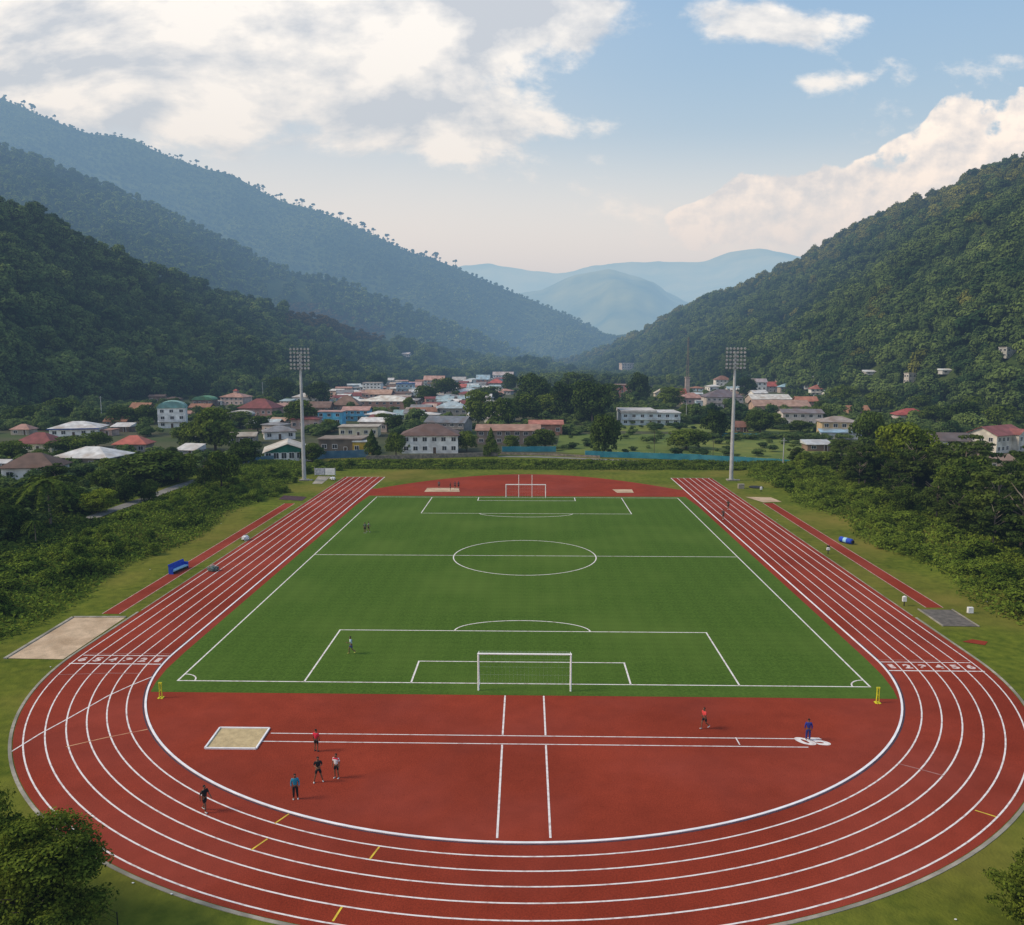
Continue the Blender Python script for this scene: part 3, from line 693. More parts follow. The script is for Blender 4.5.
def tree(kind, loc, w, h, label, group=None, cat='tree', name='tree', v=None):
    n = sum(1 for k in PROTO if k[0] == kind); cm, tm = PROTO[(kind, (random.randrange(n) if v is None else v % n))]
    r = empty(name, (loc[0], loc[1], loc[2]-.05), random.uniform(0, 6.28), (w, w, h))
    link('crown', cm, r)
    if tm: link('trunk', tm, r)
    return tag(r, label, cat, group)
def ptree(kind, cx, by, wpx, hpx, label, group=None, **k):
    p = hit(cx, by); m = mpp(p); return tree(kind, p, wpx*m*1.02, hpx*m, label, group, **k)

# forest: points + geometry nodes
def lod(name, m, n, size, seed, W=.42, Hc=.8, tr=True):
    cl = clumps_round(7, W*.8, Hc*.9, .18, 0, .21, seed, .8)
    me = crown(name, cl, n, size, m, seed, .25, .78, .33)
    return me
TR = MB(); TR.tube([(0,0,-.1),(0,0,.5)], [.022,.014], 4)
def forest(name, P, sc, wd, protos, label, kid_=None):
    me = bpy.data.meshes.new(name); me.vertices.add(len(P)); me.vertices.foreach_set('co', np.asarray(P, np.float32).ravel())
    at = me.attributes.new('sc', 'FLOAT_VECTOR', 'POINT'); at.data.foreach_set('vector', np.stack([wd, wd, sc], -1).astype(np.float32).ravel())
    at = me.attributes.new('rot', 'FLOAT', 'POINT'); at.data.foreach_set('value', rng.uniform(0, 6.28, len(P)).astype(np.float32))
    at = me.attributes.new('kind_id', 'INT', 'POINT'); at.data.foreach_set('value', (rng.integers(0, len(protos), len(P)) if kid_ is None else kid_).astype(np.int32))
    o = link(name, me); o['kind'] = 'stuff'; o['label'] = label; o['category'] = 'forest'
    g = bpy.data.node_groups.new(name, 'GeometryNodeTree'); g.interface.new_socket('Geometry', in_out='INPUT', socket_type='NodeSocketGeometry'); g.interface.new_socket('Geometry', in_out='OUTPUT', socket_type='NodeSocketGeometry')
    gi = g.nodes.new('NodeGroupInput'); gout = g.nodes.new('NodeGroupOutput'); jn = g.nodes.new('GeometryNodeJoinGeometry')
    def attr(nm, ty):
        a = g.nodes.new('GeometryNodeInputNamedAttribute'); a.data_type = ty; a.inputs[0].default_value = nm; return a.outputs[0]
    sca = attr('sc', 'FLOAT_VECTOR'); rt = attr('rot', 'FLOAT'); kid = attr('kind_id', 'INT')
    cx = g.nodes.new('ShaderNodeCombineXYZ'); g.links.new(rt, cx.inputs[2])
    for i, pm in enumerate(protos):
        src = bpy.data.objects.new('forest_tree_source', pm)          # data only, never linked into the scene
        oi = g.nodes.new('GeometryNodeObjectInfo'); oi.inputs['Object'].default_value = src
        cm = g.nodes.new('FunctionNodeCompare'); cm.data_type = 'INT'; cm.operation = 'EQUAL'; g.links.new(kid, cm.inputs[2]); cm.inputs[3].default_value = i
        ip = g.nodes.new('GeometryNodeInstanceOnPoints'); g.links.new(gi.outputs[0], ip.inputs['Points']); g.links.new(cm.outputs[0], ip.inputs['Selection'])
        g.links.new(oi.outputs['Geometry'], ip.inputs['Instance']); g.links.new(cx.outputs[0], ip.inputs['Rotation']); g.links.new(sca, ip.inputs['Scale'])
        g.links.new(ip.outputs[0], jn.inputs[0])
    g.links.new(jn.outputs[0], gout.inputs[0]); md = o.modifiers.new('forest', 'NODES'); md.node_group = g
    return o
FP = [lod('fa%d' % v, M['leaf_forest'], 950, .060, 200+v) for v in range(5)]
FW = [lod('fw%d' % v, M['leaf_forest_sunlit'], 950, .060, 260+v) for v in range(2)]
FF = [lod('fb%d' % v, M['leaf_forest_far'], 80, .22, 220+v) for v in range(3)]
DRY = [lod('fd%d' % v, M['leaf_dry'], 200, .13, 240+v) for v in range(2)]
def hill_points(h, spacing, vmin=.01, vmax=1.02, amin=None, amax=None, keep=None):
    aa = np.linspace(h.a[0]+.002, h.a[-1]-.002, 60); D = np.interp(aa, h.a, h.dc)
    x0, x1 = (CX+aa*D).min(), (CX+aa*D).max(); y0, y1 = h.df.min(), h.dc.max()*1.02
    xs = np.arange(x0, x1, spacing); ys = np.arange(y0, y1, spacing); X, Y = np.meshgrid(xs, ys); X = X.ravel()+rng.uniform(-.5, .5, X.size)*spacing; Y = Y.ravel()+rng.uniform(-.5, .5, Y.size)*spacing
    a = (X-CX)/np.maximum(Y, 1); dc = np.interp(a, h.a, h.dc); df = np.interp(a, h.fa, h.df); v = (Y-df)/(dc-df)
    ok = (v > vmin) & (v < vmax) & (a > (h.a[0] if amin is None else amin)) & (a < (h.a[-1] if amax is None else amax))
    X, Y = X[ok], Y[ok]; Z = h.z(X, Y)
    # hidden behind the other hills?
    vis = np.ones(len(X), bool)
    for f in np.linspace(.15, .97, 34):
        zz = CH+(Z+16-CH)*f; vis &= terrain(CX+(X-CX)*f, Y*f) < zz+1
    X, Y, Z = X[vis], Y[vis], Z[vis]
    return X, Y, Z, v[ok][vis]
AMIN, AMAX = az(-90, 300)[0], az(1114, 300)[0]
def dense(h, spacing, hmin, hmax, protos, label, name):
    X, Y, Z, v = hill_points(h, spacing, amin=AMIN, amax=AMAX)
    Z = np.maximum(Z, base_z(X, Y))
    n = fbm(X/45, Y/45); hgt = (hmin+(hmax-hmin)*rng.random(len(X))**1.7)*(1+.28*n); wd = hgt*rng.uniform(.75, 1.15, len(X))
    d = np.stack([X-CX, Y, Z-CH], -1); c_, s_ = math.cos(YAW), math.sin(YAW); xx = c_*d[:, 0]+s_*d[:, 1]; yy = -s_*d[:, 0]+c_*d[:, 1]
    zc = yy*math.cos(PITCH)-d[:, 2]*math.sin(PITCH); px = 512+F_PX*xx/zc; py = 462.5-F_PX*(yy*math.sin(PITCH)+d[:, 2]*math.cos(PITCH))/zc
    ok = np.ones(len(X), bool)
    for cx, by, w_ in CLEAR: ok &= ~((abs(px-cx) < w_*.5+3) & (py > by-3) & (py < by+(17 if by < 380 else 12)))
    X, Y, Z, hgt, wd, v = X[ok], Y[ok], Z[ok], hgt[ok], wd[ok], v[ok]; kid_ = None
    if h is R_:
        pw = sstep(.70, .9, v+.12*fbm(X/90, Y/90))*.75+.03; kid_ = np.where(rng.random(len(X)) < pw, 5+rng.integers(0, 2, len(X)), rng.integers(0, 5, len(X))); protos = FP+FW  # sunlit-coloured trees grow denser towards the ridge, painting its lit band
    return forest(name, np.stack([X, Y, Z-.5], -1), hgt, wd, protos, label, kid_)
CLEAR = [(872,375,12),(911,384,10),(948,374,12),(1009,358,14),(406,357,9),(627,371,14),(723,386,15),(913,423,26),(1000,419,18),(858,415,20),(302,285,6),(277,283,8),(300,311,24),(320,317,24),(340,322,24),(360,329,24),(380,335,20)]

# ------------------------------------------------------------------ clearings for hillside houses are kept open
dense(A_, 7.4, 9, 22, FP, 'dark green forest covering the near left hillside', 'forest')
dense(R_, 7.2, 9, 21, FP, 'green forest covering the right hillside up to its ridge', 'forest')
dense(B_, 11, 8, 16, FF, 'bluish green forest on the middle left hillside', 'forest')
dense(C_, 13, 8, 12, FF, 'hazy blue forest on the high back left mountainside', 'forest')
# valley floor wood between the hills
X = rng.uniform(-360, 420, 9000); Y = rng.uniform(820, 2200, 9000); pxv = 512+F_PX*np.tan(np.arctan((X-CX)/Y)+YAW)
ok = (terrain(X, Y) < 2) & (pxv > 330) & (pxv < 800) & ~((pxv > 385) & (pxv < 520) & (Y < 1300)) & ~((pxv > 685) & (Y < 1050))
X, Y = X[ok][:4200], Y[ok][:4200]; hg = rng.uniform(8, 17, len(X))
forest('forest', np.stack([X, Y, X*0-.3], -1), hg, hg*.95, FP, 'belt of dark trees closing the valley floor behind the town')
# dry slope on the left spur
pts = [hit(random.uniform(285, 385), random.uniform(306, 342)) for _ in range(420)]
pts = [p for p in pts if p.z > 30]
hg = rng.uniform(5, 10, len(pts)); forest('scrub', np.array([tuple(p) for p in pts]), hg, hg*1.2, DRY, 'brownish dry scrub on the spur of left hillside')
# ridge trees
for i in range(60):
    cc = random.choice([8, 22, 34, 52, 68, 120, 145, 153, 170, 185, 192, 210, 250, 257, 265, 275, 296, 312, 330, 345, 356, 363, 378, 390, 420, 433, 452, 465]); px = random.gauss(cc, 3.5); px = max(1, px)
    a, s = az(px, 200); a = float(np.interp(px, [0, 604], [az(0, 96)[0], az(604, 333)[0]]))
    d = float(np.interp(a, C_.a, C_.dc)); x = CX+a*d; o = link('ridge_tree', RIDGE[i % 4], None, (x, d, float(C_.z(x, d-1))-1))
    hgt = random.uniform(9, 24); o.scale = (hgt*.85, hgt*.85, hgt); o.rotation_euler = (0, 0, random.uniform(0, 6))
    tag(o, 'small umbrella shaped tree silhouetted on the high left ridge', 'tree', 'trees standing along the high left ridge')

# ------------------------------------------------------------------ bank shrubs and undergrowth
def shrubs(name, label, group, pts, h0, h1, wf=1.25):
    for x, y in pts:
        h = random.uniform(h0, h1); z = float(base_z(x, y)); tree('shrub', (x, y, z-.2), h*random.uniform(wf*.85, wf*1.3), h, label, group, 'shrub', 'shrub')
lp = []
while len(lp) < 115:
    y = random.uniform(72, 236); x = random.uniform(-75, -61.5+2*math.sin(y/9)+max(0, (y-170)/66*9))
    if y > 214 and x < -68: continue
    lp.append((x, y))
shrubs('shrub', 'leafy green shrub in the overgrown bank left of the track', 'shrubs on the left bank', lp, 1.5, 3.2)
rp = []
while len(rp) < 115:
    y = random.uniform(86, 228); x = random.uniform(61.5+1.5*math.sin(y/8), 74)
    rp.append((x, y))
shrubs('shrub', 'leafy green shrub on the grassy bank right of the track', 'shrubs on the right bank', rp, 1.6, 3.4)
hp = []
for i in range(66):
    x = -50+112*i/65+random.uniform(-1, 1); hp.append((x, 237+random.uniform(-5, 5)+3.5*math.cos(x/50)))
shrubs('shrub', 'dark green shrub in the hedge behind the far track end', 'shrubs in the far hedge', hp, 1.4, 2.4, 2.0)
def under(name, label, cond, n, size, m):
    P = []
    while len(P) < n:
        x, y = cond(); P.append((x, y, float(0)))
    P = np.array(P); P[:, 2] = base_z(P[:, 0], P[:, 1])+rng.uniform(0, .8, n)**1.6
    V = leaves(P, np.tile([0, 0, .8], (n, 1)), size, 5)
    o = link(name, np_mesh(name, V, np.arange(len(V)).reshape(-1, 4), [m])); tag(o, label, 'undergrowth', kind='stuff')
def cl_(): y = random.uniform(60, 240); return (random.uniform(-79, -60+1.5*math.sin(y/7)+random.gauss(0, .7)), y)
def cr_(): y = random.uniform(70, 236); return (random.uniform(61+1.5*math.sin(y/6)+random.gauss(0, .7), 84), y)
def cb_(): x = random.uniform(-60, 72); return (x, random.uniform(231+random.gauss(0, .6), 250))
under('undergrowth', 'low weeds and creepers carpeting the left bank', cl_, 60000, .26, M['leaf_bank'])
under('undergrowth', 'low weeds and creepers carpeting the right bank', cr_, 60000, .26, M['leaf_bank'])
under('undergrowth', 'low weeds along the foot of the far hedge', cb_, 42000, .28, M['leaf_mid'])

under('undergrowth', 'dark brush under the trees behind the right bank', lambda: (random.uniform(80, 125), random.uniform(70, 250)), 42000, .42, M['leaf_dark'])
gq = None
under('undergrowth', 'garden brush between the left bank path and houses', lambda: ((random.uniform(-160, -84), random.uniform(85, 262)) if random.random() < .9 else (random.uniform(-88, -76), random.uniform(85, 149))), 96000, .42, M['leaf_mid'])
# ------------------------------------------------------------------ trees
T = [  # kind, cx, base y, w px, h px, label
 ('dark', 604, 455, 34, 48, 'dense dark tree standing alone at the crop field edge'),
 ('dark', 532, 412, 40, 44, 'big round dark tree rising above the town centre'),
 ('dark', 592, 424, 44, 50, 'broad dark tree in front of the valley wood'),
 ('dark', 566, 420, 36, 44, 'dark tree left of the broad one before the valley wood'),
 ('round', 548, 420, 30, 28, 'lower green tree beneath the big round town tree'),
 ('round', 500, 428, 36, 34, 'wide green tree behind the ruined stone building'),
 ('round', 478, 426, 30, 38, 'green tree beside the light blue roofed house'),
 ('round', 524, 422, 34, 30, 'green tree between the two wide town trees'),
 ('dark', 510, 392, 16, 22, 'narrow dark tree among the farthest coloured roofs'),
 ('cone', 491, 456, 20, 28, 'cone shaped tree beside the stone wall'),
 ('round', 467, 452, 24, 24, 'small tree left of the cone shaped one by the wall'),
 ('cone', 372, 457, 24, 27, 'bushy tree left of the white brown roofed house'),
 ('round', 396, 457, 24, 28, 'second bushy tree left of the white brown roofed house'),
 ('round', 412, 453, 13, 17, 'little tree touching the white brown roofed house'),
 ('round', 384, 428, 22, 16, 'green tree below the pink walled hall'),
 ('round', 409, 413, 14, 17, 'small tree right of the oval white roof'),
 ('round', 545, 448, 28, 20, 'low round tree in front of the brick building'),
 ('round', 512, 450, 18, 16, 'small tree in front of the ruined stone building'),
 ('round', 530, 449, 14, 14, 'little tree left of the low round one'),
 ('round', 686, 449, 46, 24, 'wide low tree clump in the middle of crop field'),
 ('dark', 716, 436, 30, 31, 'round dark tree left of the right floodlight mast'),
 ('dark', 760, 433, 32, 26, 'round dark tree right of the right floodlight mast'),
 ('dark', 868, 458, 38, 54, 'tall dark tree behind the right bank thicket'),
 ('bright', 904, 482, 62, 68, 'large bright green dome shaped tree behind the right bank'),
 ('dark', 640, 402, 26, 34, 'dark tree right of the red brick block'),
 ('round', 672, 408, 30, 22, 'green tree before the white gabled house'),
 ('round', 610, 408, 30, 26, 'green tree left of the red brick block'),
 ('round', 216, 452, 52, 48, 'large green tree in the left part of town'),
 ('round', 190, 450, 32, 32, 'green tree in front of the teal roofed block'),
 ('dark', 150, 484, 74, 40, 'broad dark tree left of the bank path'),
 ('round', 178, 482, 44, 34, 'green tree right of the broad dark one'),
 ('dark', 126, 502, 28, 32, 'compact round tree beside the bank path'),
 ('dark', 150, 501, 20, 26, 'smaller compact round tree beside the bank path'),
 ('bright', 99, 513, 38, 28, 'yellowish green tree left of the compact round trees'),
 ('palm', 51, 527, 66, 60, 'tall drooping palm like tree behind the left bank'),
 ('round', 222, 488, 38, 42, 'green tree at far end of the bank path'),
 ('layered', 205, 492, 22, 36, 'slim tree beside the path on left bank'),
 ('dark', 246, 464, 34, 30, 'dark tree left of the green fronted shed'),
 ('round', 12, 462, 34, 26, 'rounded tree at left edge in front of maroon roof'),
 ('dark', 14, 540, 40, 44, 'dark tree at the left edge behind the bank'),
 ('palm', 36, 545, 26, 30, 'small pale palm behind the left bank'),
 ('round', 74, 455, 46, 22, 'tree row between the white and maroon roofs'),
 ('round', 96, 448, 30, 20, 'tree right of the blue edged white roof'),
 ('dark', 166, 417, 14, 14, 'small dark tree before the teal roofed block'),
 ('round', 240, 428, 28, 18, 'tree below the arched white roof'),
 ('dark', 233, 404, 12, 10, 'small dark tree before the pink towered house'),
 ('round', 268, 408, 16, 14, 'tree left of the big dark red roof'),
 ('round', 258, 432, 26, 20, 'tree behind the green fronted shed'),
 ('round', 300, 428, 36, 30, 'tree left of the bright blue building'),
 ('round', 330, 432, 20, 14, 'tree below the bright blue building'),
 ('dark', 318, 404, 26, 26, 'dark tree above the bright blue building'),
 ('dark', 280, 400, 30, 26, 'dark tree above the big dark red roof'),
 ('round', 312, 462, 28, 20, 'low tree right of the green fronted shed'),
 ('dark', 393, 432, 22, 20, 'dark tree left of the grey roofed workshop'),
 ('round', 445, 396, 30, 22, 'tree among the roofs above the light blue roof'),
 ('round', 425, 402, 22, 20, 'tree left of the light blue roofed house'),
 ('dark', 488, 400, 30, 16, 'dark tree under the farthest red roofs'),
 ('round', 820, 424, 26, 20, 'tree right of the long white arched building'),
 ('round', 775, 428, 22, 16, 'tree before the long white arched building'),
 ('round', 800, 432, 30, 12, 'low tree under the long white arched building'),
 ('dark', 746, 396, 22, 22, 'dark tree right of the grey hipped roof'),
 ('round', 690, 418, 20, 16, 'tree right of the long white modern building'),
 ('round', 843, 407, 30, 26, 'tree above the cream and blue house'),
 ('round', 880, 412, 30, 24, 'tree left of the red roofed hill house'),
 ('round', 935, 424, 36, 20, 'tree right of the red roofed hill house'),
 ('dark', 960, 428, 40, 30, 'dark tree above the white house with dark roof'),
 ('round', 920, 414, 24, 20, 'tree behind the red roofed hill house'),
 ('palm', 975, 424, 26, 32, 'palm above the large white house'),
 ('round', 977, 458, 26, 20, 'small tree between the two white houses'),
 ('dark', 1018, 466, 22, 18, 'dark tree in front of the large white house'),
 ('dark', 1020, 500, 40, 50, 'dark tree at right edge below the large white house'),
 ('round', 842, 456, 26, 20, 'tree left of the tall dark one behind the bank'),
 ('round', 826, 466, 30, 16, 'low tree at corner of the teal fence'),
 ('round', 650, 420, 34, 14, 'tree behind the long white modern building'),
 ('dark', 580, 398, 40, 30, 'dark tree at the edge of valley wood'),
 ('round', 1000, 430, 36, 28, 'tree above the large white house'),
 ('dark', 125, 425, 34, 22, 'dark tree left of the teal roofed block'),
 ('dark', 60, 420, 40, 26, 'dark tree above the blue edged white roof'),
 ('dark', 22, 426, 34, 24, 'dark tree above the small pink roof'),
 ('round', 145, 424, 28, 22, 'tree between the teal block and the orange roof'),
]
for k, cx, by, w_, h_, lab in T: ptree(k, cx, by, w_, h_, lab)
# right bank thicket
placed = []
tries = 0
while len(placed) < 96 and tries < 9000:
    tries += 1
    y = random.uniform(92, 236); x = random.uniform(73, 112)
    if x-73 > 60: continue
    if any((x-a)**2+(y-b)**2 < 17 for a, b in placed): continue
    placed.append((x, y)); h = random.uniform(7, 11.5) if y < 200 else random.uniform(5, 8)
    if x < 78: h *= .75
    tree('layered' if random.random() < .75 else 'round', (x, y, float(base_z(x, y))), h*random.uniform(.8, 1.1), h, 'leafy tree with layered branches in the thicket behind right bank', 'trees of the right bank thicket')
# left scattered trees behind the bank
placed = []; tries = 0
while len(placed) < 38 and tries < 5000:
    tries += 1
    y = random.uniform(100, 250); x = random.uniform(-150, -85)
    if any((x-a)**2+(y-b)**2 < 34 for a, b in placed): continue
    placed.append((x, y)); h = random.uniform(4, 7.5)
    if y > 180: h *= .7
    tree(random.choice(['round', 'dark', 'layered']), (x, y, float(base_z(x, y))), h*random.uniform(.9, 1.3), h, 'bushy tree in the gardens left of the bank path', 'garden trees left of the bank path')
gpl = [(x, y, float(base_z(x, y))) for x, y in ((random.uniform(-160, -84), random.uniform(95, 262)) for _ in range(330))]
hg = rng.uniform(1.8, 4.6, len(gpl)); forest('garden_shrubs', np.array(gpl), hg, hg*1.35, FP, 'low bushes filling the gardens left of the bank path')
fl = [G(random.uniform(690, 850), random.uniform(436.5, 440)) for _ in range(90)]+[G(random.uniform(560, 850), random.uniform(423, 430)) for _ in range(130)]+[G(random.uniform(555, 840), random.uniform(430, 458)) for _ in range(70)]+[G(random.uniform(560, 600), random.uniform(428, 436)) for _ in range(40)]
hg = rng.uniform(.9, 3.2, len(fl)); forest('field_shrubs', np.array([(x, y, 0) for x, y in fl]), hg, hg*1.9, FP, 'scattered bushes and hedge rows across the crop field')
# small town trees
placed = []; tries = 0
while len(placed) < 20 and tries < 6000:
    tries += 1
    px = random.choice([random.uniform(240, 470), random.uniform(600, 860), random.uniform(0, 240)]); py = random.uniform(383, 428)
    if px > 560 and py > 405 and px < 700: continue
    p = hit(px, py)
    if p.z > 12: continue
    placed.append(p); h = random.uniform(5, 9)
    tree(random.choice(['round', 'dark']), p, h*random.uniform(.9, 1.3), h, 'small green tree growing between the town houses', 'trees between the town houses')
# foreground trees
near_m = M['leaf_near']
def near_tree(name, label, cx, by, w, h, seed, n=26000, cs=.10, nc=70, size=.018):
    x, y = G(cx, by); r = empty(name, (x, y, 0), 0, (w, w, h))
    rs = np.random.default_rng(seed); cl = []
    for i in range(nc+30):
        a = rs.uniform(0, 6.28); zz = rs.uniform(.12, .97); q = (.5*(1-abs(zz-.42)**1.6*1.9))*rs.uniform(.25, 1.06)**.7; s_ = rs.uniform(.05, .11)
        cl.append((math.cos(a)*q, math.sin(a)*q, zz, s_*1.5, s_*1.5, s_*.5))
    cl += [(0, 0, .45, .34, .34, .30), (.15, .1, .6, .22, .22, .2), (-.15, -.1, .35, .26, .26, .2)]
    link('crown', crown('crown', cl, n, size, near_m, seed, .45, .35), r)
    link('trunk', trunk_mesh('trunk', .55, .022, 10, M['bark'], seed, .4), r)
    return tag(r, label, 'tree')
near_tree('tree', 'large leafy tree in the near left corner beside the track', 42, 948, 7.4, 7.6, 301, 34000, size=.014)
near_tree('tree', 'leafy tree cut by the left frame edge near the track', -16, 915, 5.8, 8.0, 302, 22000, size=.015)
near_tree('tree', 'dark leafy bush in the near right corner on grass', 1046, 940, 5.6, 6.0, 303, 20000)
# ------------------------------------------------------------------ houses
def wallm(c):
    k = 'wall_%02d%02d%02d' % tuple(int(v*99) for v in c)
    return mat(k, c, tuple(v*.72 for v in c), scale=.5, rough=.9, c3=tuple(v*.55 for v in c), s3=.35)
def roofm(c):
    k = 'roof_%02d%02d%02d' % tuple(int(v*99) for v in c)
    return mat(k, c, tuple(v*.62 for v in c), scale=.45, rough=.75, c3=(c[0]*.5+.03, c[1]*.45+.015, c[2]*.4+.01), s3=.25)
def hip(b, w, d, z, h, ov, ridge=.45):
    x, y = w/2+ov, d/2+ov; rl = max(0, x-y)+x*.0
    rl = max(rl, x*ridge*.4)
    t1, t2 = (-rl, 0, z+h), (rl, 0, z+h); e = .14
    c = [(-x,-y,z), (x,-y,z), (x,y,z), (-x,y,z)]
    b.face([c[0], c[1], t2, t1]); b.face([c[1], c[2], t2]); b.face([c[2], c[3], t1, t2]); b.face([c[3], c[0], t1])
    for i in range(4):
        p, q = c[i], c[(i+1) % 4]; b.face([(p[0],p[1],z-e), (q[0],q[1],z-e), (q[0],q[1],z), (p[0],p[1],z)])
    b.face([(p[0], p[1], z-e) for p in reversed(c)])
def gable(b, w, d, z, h, ov, axis='x', th=.15):
    x, y = w/2+ov, d/2+ov
    if axis == 'x': prof = [(-y, z-h*ov/(d/2)), (0, z+h), (y, z-h*ov/(d/2))]; f = lambda u, s, k: (s*x, u, k)
    else: prof = [(-x, z-h*ov/(w/2)), (0, z+h), (x, z-h*ov/(w/2))]; f = lambda u, s, k: (u, s*y, k)
    for i in range(2):
        (u0, k0), (u1, k1) = prof[i], prof[i+1]
        b.face([f(u0,-1,k0), f(u1,-1,k1), f(u1,1,k1), f(u0,1,k0)]); b.face([f(u0,-1,k0-th), f(u0,1,k0-th), f(u1,1,k1-th), f(u1,-1,k1-th)])
        for s in (-1, 1): b.face([f(u0,s,k0), f(u1,s,k1), f(u1,s,k1-th), f(u0,s,k0-th)])
    for u, k in (prof[0], prof[2]): b.face([f(u,-1,k), f(u,1,k), f(u,1,k-th), f(u,-1,k-th)])
_win = {}
def window_mesh(w, h):
    k = (round(w, 1), round(h, 1))
    if k not in _win:
        b = MB(); b.box(-w/2, w/2, -.03, .0, 0, h, 0); f = .09
        b.box(-w/2-f, -w/2, -.07, 0, -f, h+f, 1); b.box(w/2, w/2+f, -.07, 0, -f, h+f, 1); b.box(-w/2, w/2, -.07, 0, h, h+f, 1); b.box(-w/2, w/2, -.10, 0, -f, 0, 1); b.box(-.035, .035, -.055, -.031, 0, h, 1)
        _win[k] = b.mesh('window', M['glass_dark'], M['white_paint'])
    return _win[k]
_door = MB(); _door.box(-.5, .5, -.05, 0, 0, 2.1, 0); _door.box(-.6, -.5, -.08, 0, 0, 2.2, 1); _door.box(.5, .6, -.08, 0, 0, 2.2, 1); _door.box(-.5, .5, -.08, 0, 2.1, 2.2, 1)
DOOR = None
def house(cx, by, wpx, wh, rh, wc, rc, kind, rot, label, dep=.75, group=None, storeys=None, cat='house', name='house', trim=None, band=None):
    global DOOR
    if DOOR is None: DOOR = _door.mesh('door', mat('door_wood', (.10,.06,.035), (.06,.035,.02), rough=.7), M['white_paint'])
    p = hit(cx, by); m = mpp(p); w = wpx*m/(math.cos(R(rot))+dep*abs(math.sin(R(rot)))*.8); h = max(wh*m, 2.3); d = w*dep; rhh = max(rh*m, .35)
    d = min(d, 24)
    p = p+Vector((0, d*.4, 0)); r = empty(name, (p.x, p.y, p.z-.25), R(rot))
    b = MB(); W_ = wallm(wc); b.box(-w/2, w/2, -d/2, d/2, 0, h+.25)
    if kind == 'gable': b.face([(-w/2,-d/2,h+.25), (-w/2,d/2,h+.25), (-w/2,0,h+.25+rhh*.98)]); b.face([(w/2,-d/2,h+.25), (w/2,0,h+.25+rhh*.98), (w/2,d/2,h+.25)])
    if kind == 'gfront': b.face([(-w/2,-d/2,h+.25), (w/2,-d/2,h+.25), (0,-d/2,h+.25+rhh*.98)]); b.face([(-w/2,d/2,h+.25), (0,d/2,h+.25+rhh*.98), (w/2,d/2,h+.25)])
    b.build('wall', W_, r)
    q = MB(); z = h+.27; RM = roofm(rc); ov = min(.7, w*.06)
    if kind == 'hip': hip(q, w, d, z, rhh, ov)
    elif kind == 'gable': gable(q, w, d, z+.12, rhh, ov)
    elif kind == 'gfront': gable(q, w, d, z+.12, rhh, ov, 'y')
    elif kind == 'barrel':
        n = 10; x = w/2+ov*.5; y = d/2+ov*.5
        pr = [(x*-math.cos(math.pi*i/n), z+rhh*math.sin(math.pi*i/n)) for i in range(n+1)]
        for i in range(n): q.face([(pr[i][0],-y,pr[i][1]), (pr[i+1][0],-y,pr[i+1][1]), (pr[i+1][0],y,pr[i+1][1]), (pr[i][0],y,pr[i][1])])
        q.face([(a,-y,c) for a, c in pr]); q.face([(a,y,c) for a, c in reversed(pr)]); q.face([(-x,-y,z),(-x,y,z),(x,y,z),(x,-y,z)])
    elif kind == 'shed':
        x, y = w/2+ov, d/2+ov; q.face([(-x,-y,z),(x,-y,z),(x,y,z+rhh),(-x,y,z+rhh)]); q.face([(-x,-y,z-.15),(x,-y,z-.15),(x,-y,z),(-x,-y,z)]); q.face([(x,-y,z-.15),(x,y,z-.15),(x,y,z+rhh),(x,-y,z)]); q.face([(-x,y,z-.15),(-x,-y,z-.15),(-x,-y,z),(-x,y,z+rhh)]); q.face([(x,y,z-.15),(-x,y,z-.15),(-x,y,z+rhh),(x,y,z+rhh)])
    else:
        q.box(-w/2-ov*.6, w/2+ov*.6, -d/2-ov*.6, d/2+ov*.6, z-.02, z+max(.3, rhh*.5))
    q.build('roof', RM, r)
    ns = storeys or max(1, round(h/3.1)); sh = h/ns; nw = max(2, min(7, int(w/3.0))); ww = min(1.5, w/nw*.45)
    if wpx < 14: ns = min(ns, 2); nw = min(nw, 3)
    wm = window_mesh(ww, min(1.3, sh*.42))
    for s in range(ns):
        for i in range(nw):
            x = -w/2+w*(i+.5)/nw
            if s == 0 and i == nw//2: o = link('door', DOOR, r, (x, -d/2-.004, .25)); continue
            link('window', wm, r, (x+random.uniform(-.15, .15), -d/2-.004, .25+s*sh+sh*.36))
    if abs(rot) > 12:
        sgn = 1 if rot < 0 else -1
        for s in range(ns):
            for i in range(2): o = link('window', wm, r, (sgn*(w/2+.004), -d/4+i*d/2, .25+s*sh+sh*.36)); o.rotation_euler = (0, 0, sgn*math.pi/2)
    if ns > 1 and wpx > 16:
        e = MB(); e.box(-w/2-.1, w/2+.1, -d/2-.9, -d/2-.01, sh+.10, sh+.24); 
        for i in range(int(w/.8)+1): xx = -w/2+i*w/int(w/.8); e.box(xx-.03, xx+.03, -d/2-.86, -d/2-.8, sh+.24, sh+1.0)
        e.box(-w/2-.05, w/2+.05, -d/2-.88, -d/2-.78, sh+1.0, sh+1.08)
        if random.random() < .7: e.build('balcony', wallm(tuple(min(.7, v*1.05) for v in wc)), r)
    if trim:
        e = MB(); e.box(-w/2-ov-.02, w/2+ov+.02, -d/2-ov-.04, -d/2-ov+.03, z-.45, z+.03); e.build('fascia', wallm(trim), r)
    return tag(r, label, cat, group), w, d, h
WH, CR, PK, GY, BR = (.80,.79,.77), (.68,.60,.42), (.60,.42,.35), (.33,.33,.34), (.22,.15,.11)
rWH, rGY, rBR, rRD, rDR, rBL, rLB, rPK, rTE, rRU = (.58,.58,.58), (.21,.215,.23), (.12,.075,.06), (.36,.085,.07), (.19,.055,.055), (.05,.19,.38), (.33,.48,.58), (.38,.22,.18), (.20,.38,.36), (.27,.13,.08)
